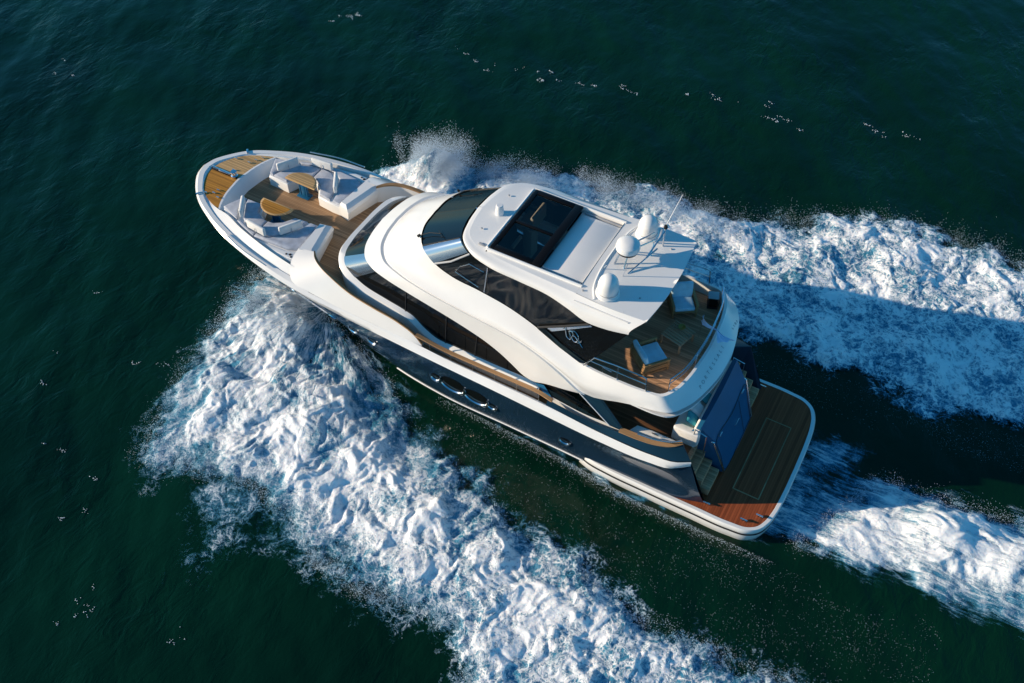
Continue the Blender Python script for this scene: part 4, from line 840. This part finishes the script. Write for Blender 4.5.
# lettering on the aft coaming (surface slopes aft): word and port of registry
for txt, size, y0, nm in (('PORTESSALI', .17, .55, 'yacht_name'), ('LIBA', .13, -1.55, 'home_port')):
    for i, ch in enumerate(txt):
        k_ = i-(len(txt)-1)/2; y = y0-k_*size*1.15
        cands = []
        h = shell_bvh.ray_cast(Vector((3.50+.02*abs(y), y, 9)), Vector((0, 0, -1)))
        if h[0] is None: continue
        nn = h[1] if h[1].z > 0 else -h[1]
        tx = Vector((-.12*y, -1, 0)); tx = (tx-nn*tx.dot(nn)).normalized(); ty = nn.cross(tx)
        cu = bpy.data.curves.new('glyph', 'FONT'); cu.body = ch; cu.size = size; cu.extrude = .003; cu.align_x = 'CENTER'; cu.align_y = 'CENTER'
        o = bpy.data.objects.new('glyph', cu); COL.objects.link(o); bpy.context.view_layer.update()
        me = bpy.data.meshes.new_from_object(o.evaluated_get(bpy.context.evaluated_depsgraph_get())); bpy.data.objects.remove(o)
        M_ = Matrix((tx, ty, nn)).transposed().to_4x4(); M_.translation = h[0]+nn*.005
        MB().add([v.co.copy() for v in me.vertices], [list(p.vertices) for p in me.polygons], M_).build('letter', GREY, shell, smooth=False, merge=0)

# ---------------- foredeck lounges, mirrored about the centreline
def lounge(s_):
    m2 = lambda P: [(p[0], p[1]*s_) for p in P]
    side = 'port' if s_ > 0 else 'starboard'
    body = [(22.38, .74), (21.45, .70), (21.28, 1.12), (20.95, 1.32), (20.55, 1.32), (20.25, 1.12), (19.98, .70), (19.3, .62), (18.88, .62), (18.72, 2.1), (18.66, 2.6), (19.5, 2.57), (20.5, 2.37), (21.5, 2.08), (22.3, 1.79), (22.74, 1.62)]
    o = MB().prism(m2(body), 3.2, 3.70, .06, 3).build('lounge_base', GEL, Yt)
    def pad(P, z1=3.82, m_=FAB, z0=3.69, nm='lounge_cushion'): return MB().prism(m2(P), z0, z1, .045, 3).build(nm, m_, o)
    pad([(22.34, .80), (22.68, 1.58), (22.30, 1.72), (21.82, 1.87), (22.10, 1.42), (22.2, 1.0), (22.2, .80)], 3.85)
    pad([(22.16, .79), (21.52, .76), (21.36, 1.16), (21.0, 1.38), (20.78, 1.40), (20.76, 2.0), (21.15, 1.95), (21.62, 1.73), (22.04, 1.1)])
    pad([(20.72, 1.40), (20.5, 1.38), (20.2, 1.18), (19.94, .76), (19.42, .70), (19.50, 1.02), (19.9, 1.74), (20.25, 2.0), (20.72, 2.02)])
    pad([(21.78, 1.92), (21.6, 1.86), (21.1, 2.06), (20.76, 2.10), (20.74, 2.27), (21.5, 2.04)])
    pad([(20.70, 2.11), (20.22, 2.12), (19.78, 1.86), (19.36, 1.06), (19.28, .70), (18.98, .68), (18.92, 1.1), (18.84, 2.02), (19.2, 2.2), (20.70, 2.28)])
    pad([(20.6, 2.33), (19.3, 2.27), (18.84, 2.1), (18.76, 2.5), (19.5, 2.51)], 3.74, GELM, nm='coaming_shelf')
    for x, y, r_ in ((18.98, 2.36, .055), (19.12, 2.40, .04), (18.88, 2.44, .04)): MB().lathe([(0, 0), (r_, 0), (r_*.9, .012), (0, .012)], (x, y*s_, 3.742), 14).build('cup_holder', BLACK, o)
    # block with the slanted aft face
    rows = [[(18.90, .62, 3.2), (18.52, .52, 3.2), (18.16, 1.86, 3.2), (18.1, 2.02, 3.2), (18.72, 2.15, 3.2)],
            [(18.90, .58, 3.72), (18.40, .46, 3.72), (18.08, 1.88, 3.76), (18.06, 2.04, 3.76), (18.72, 2.16, 3.76)],
            [(18.88, .60, 3.86), (18.46, .50, 3.84), (18.12, 1.90, 3.88), (18.08, 2.04, 3.9), (18.72, 2.16, 3.9)],
            [(18.84, .68, 3.95), (18.60, .64, 3.95), (18.30, 1.92, 3.97), (18.22, 2.06, 3.98), (18.70, 2.16, 3.97)]]
    b = MB(); k = 5
    vv = [(p[0], p[1]*s_, p[2]) for r_ in rows for p in r_]
    ff = [(i*k+j, i*k+(j+1) % k, (i+1)*k+(j+1) % k, (i+1)*k+j) for i in range(3) for j in range(k)]+[tuple(range(15, 20))]
    b.add(vv, ff).build('lounge_block', GEL, o, ang=20)
    q = [(18.475, .62, 3.90), (18.145, 1.86, 3.93), (18.26, 1.88, 3.965), (18.57, .68, 3.945)]
    # half-moon table on a twin pedestal
    T = [(21.45, .66), (21.42, .86), (21.25, 1.08), (20.98, 1.22), (20.7, 1.25), (20.42, 1.18), (20.2, 1.0), (20.08, .78), (20.06, .64)]
    T = smooth_outline(T, 28)
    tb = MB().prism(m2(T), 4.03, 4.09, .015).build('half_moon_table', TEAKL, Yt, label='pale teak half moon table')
    if s_ > 0: tb['label'] = 'half moon table with an orange sheen coloured in and a pale border'
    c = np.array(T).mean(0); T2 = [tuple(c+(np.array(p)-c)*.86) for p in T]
    MB().prism(m2(T2), 4.089, 4.094).build('table_inlay', TEAK_SHEEN if s_ > 0 else TEAKL, tb, smooth=False)  # port inlay coloured orange to carry the reflected sheen
    p = MB(); p.box((20.8, .86*s_, 3.28), (.55, .34, .06), bev=.02); p.tube([(20.95, .86*s_, 3.28), (20.95, .86*s_, 4.03)], .055, 12); p.tube([(20.65, .86*s_, 3.28), (20.65, .86*s_, 4.03)], .055, 12); p.box((20.8, .86*s_, 3.6), (.2, .1, .6), bev=.03)
    p.build('table_pedestal', NAVYB, tb)
both(lounge)
def backrest(a, c, s_, label, lean=.06, L_z=(3.80, 4.20)):
    a = Vector((a[0], a[1]*s_, 0)); c = Vector((c[0], c[1]*s_, 0)); mid = (a+c)/2; d = (c-a); rz = math.atan2(d.y, d.x)
    o = empty('backrest_cushion', (mid.x, mid.y, L_z[0]), label, 'cushion', 'loose backrests on the foredeck lounges', rz)
    b = MB().box((0, 0, (L_z[1]-L_z[0])/2+.02), (d.length, .13, L_z[1]-L_z[0]-.04), bev=.05, seg=4)
    b.build('cushion_pad', FABW).parent = o
    MB().tube([(0, -.10, .02), (0, -.09, .25)], .012).build('support_bracket', CHROME).parent = o
    return o
for s_, sd_, tb_ in ((1, 'port', 'orange'), (-1, 'starboard', 'pale')):
    backrest((22.13, 1.02), (21.66, 1.76), s_, f'upright white cushion facing the {tb_} table, the one nearest the {sd_} anchor hatch')
    backrest((21.16, 2.0), (20.26, 2.1), s_, f'upright white cushion outboard of the {tb_} half moon table, on the {sd_} lounge')
    backrest((19.86, 1.80), (19.38, 1.04), s_, f'upright white cushion aft of the {tb_} table, nearest the deckhouse on the {sd_} lounge')
# ---------------- loose furniture on the fly deck and cushions in the cockpit
def put(o, par): o.parent = par; return o
def armchair(loc, rz, label, w_=.92, dep=.86, hi=.34):
    o = empty('deck_armchair', loc, label, 'armchair', 'teak armchairs on the fly deck', rz)   # faces +X
    fr = MB(); fr.box((0, 0, .30), (dep, w_, .05), bev=.012); put(fr.build('seat_frame', SLAT), o)
    for sx in (-1, 1):
        for sy in (-1, 1):
            put(MB().box((sx*(dep/2-.04), sy*(w_/2-.04), .29), (.06, .06, .58 if sx < 0 else .5), bev=.012).build('leg', SLAT), o)
    for sy in (-1, 1):
        sl = MB()
        for k in range(4): sl.box((0, sy*(w_/2-.015), .14+k*.115), (dep, .028, .055), bev=.008)
        put(sl.build('side_panel', SLAT), o)
        put(MB().box((0, sy*(w_/2-.03), .57), (dep, .09, .035), bev=.012).build('armrest', SLAT), o)
    sl = MB()
    for k in range(5): sl.box((-dep/2+.015, 0, .14+k*.115), (.028, w_-.06, .055), bev=.008)
    put(sl.build('back_panel', SLAT), o)
    put(MB().box((.06, 0, .40), (dep-.16, w_-.18, .15), bev=.05, seg=4).build('seat_cushion', FABB), o)
    T = Matrix.Translation((-dep/2+.13, 0, .58)) @ Matrix.Rotation(R(-14), 4, 'Y')
    put(MB().box((0, 0, hi/2-.08), (.15, w_-.14, hi+.14), M=T, bev=.06, seg=4).build('back_cushion', FABB), o)
    return o
armchair((5.40, 1.14, 4.40), math.atan2(-.77, -.64), 'slatted teak armchair with blue cushions in the sunlight by the port rail', 1.0, .92)
armchair((5.38, -1.50, 4.40), math.atan2(.82, -.57), 'low teak armchair with blue cushions in the shade at the starboard side', .86, .8, .42)
tb = empty('coffee_table', (4.97, -.13, 4.40), 'dark slatted teak coffee table between the two armchairs', 'table', None, R(-14))
tp = MB()
for k in range(8): tp.box((0, -.38+k*.108, .43), (.80, .066, .03), bev=.006)
put(tp.build('table_top', DARKW), tb)
fr = MB(); fr.box((.36, 0, .39), (.05, .84, .05), bev=.008); fr.box((-.36, 0, .39), (.05, .84, .05), bev=.008); put(fr.build('table_frame', DARKW), tb)
for sx in (-1, 1):
    for sy in (-1, 1): put(MB().box((sx*.36, sy*.38, .19), (.06, .06, .38), bev=.008).build('leg', DARKW), tb)
YEL = mat('yellow_glaze', (.34, .24, .05), .5)
bw = MB().lathe([(0, 0), (.06, 0), (.11, .05), (.125, .09), (.11, .09), (.095, .055), (.045, .025), (0, .025)], (0, 0, 0), 22).build('fruit_bowl', YEL); bw.location = (4.95, -.36, 4.847)
tag(bw, 'small yellow bowl standing on the slatted coffee table', 'bowl')
ln = empty('deck_lantern', (4.55, -2.2, 4.40), 'small dark lantern with a pale lid on the deck by the starboard rail', 'lantern', None, R(20))
c_ = MB(); c_.box((0, 0, .03), (.36, .36, .05), bev=.01)
for sx in (-1, 1):
    for sy in (-1, 1): c_.box((sx*.16, sy*.16, .26), (.03, .03, .44), bev=.005)
put(c_.build('lantern_frame', BLACK), ln); put(MB().box((0, 0, .26), (.28, .28, .38), bev=.01).build('lantern_glass', GLASS), ln)
put(MB().box((.02, 0, .50), (.36, .34, .04), bev=.012).build('lantern_lid', GREY), ln)
# flag on a raked staff at the aft rail
LAV = mat('lavender_flag_cloth', (.62, .68, .88), .9)
fl = empty('ensign_flag', (4.42, -.66, 4.40), 'crumpled pale lavender flag streaming over the aft coaming', 'flag')
put(MB().tube([(0, 0, .0), (-.02, 0, 1.12)], .014).build('flag_staff', CHROME), fl)
rows = []
for i in range(26):
    u = i/25; cx = -1.02*u; cy = .34*u+.05*math.sin(u*9); half = .16*(1-u/.5)+.05 if u < .5 else .05+.34*((u-.5)/.5)**1.3
    tw = 1.2*u; zc = .86-.10*u
    rows.append([(cx+half*q*math.sin(tw)*.55-.03*math.sin(q*5+u*7), cy+half*q*(.9*math.sin(tw))+.02*math.sin(q*6), zc+half*q*math.cos(tw)*.9+.03*math.sin(q*7+u*11)) for q in np.linspace(-1, 1, 12)])
a_ = np.array(rows); m_ = MB(); m_.grid(a_); m_.grid(a_+np.array([0, .004, .004]), True)
put(m_.build('flag_cloth', LAV, merge=0), fl)
# pillows on the cockpit sofa
def pillow(loc, rz, m_, label, tilt=-35):
    b = bmesh.new(); bmesh.ops.create_grid(b, x_segments=10, y_segments=10, size=.24)
    for v in b.verts:
        e = (1-(v.co.x/.24)**4)*(1-(v.co.y/.24)**4); v.co.z = .075*e**.6+.01
    v0 = [v.co.copy() for v in b.verts]; b.verts.index_update(); f0 = [[v.index for v in f.verts] for f in b.faces]; b.free()
    o = MB().add(v0, f0).add([(v.x, v.y, -v.z) for v in v0], [q[::-1] for q in f0]).build('pillow', m_)
    o.location = loc; o.rotation_euler = (0, R(tilt), rz); tag(o, label, 'pillow', 'pillows on the cockpit sofa'); return o
pillow((3.58, 1.22, 2.66), R(15), FABT, 'teal pillow at the port end of the cockpit sofa, next to the arm')
pillow((3.56, .80, 2.68), R(-10), FABW, 'cream pillow lying between the teal pillows on the cockpit sofa')
pillow((3.58, .15, 2.66), R(5), FABT, 'teal pillow in the middle of the cockpit sofa under the overhang')
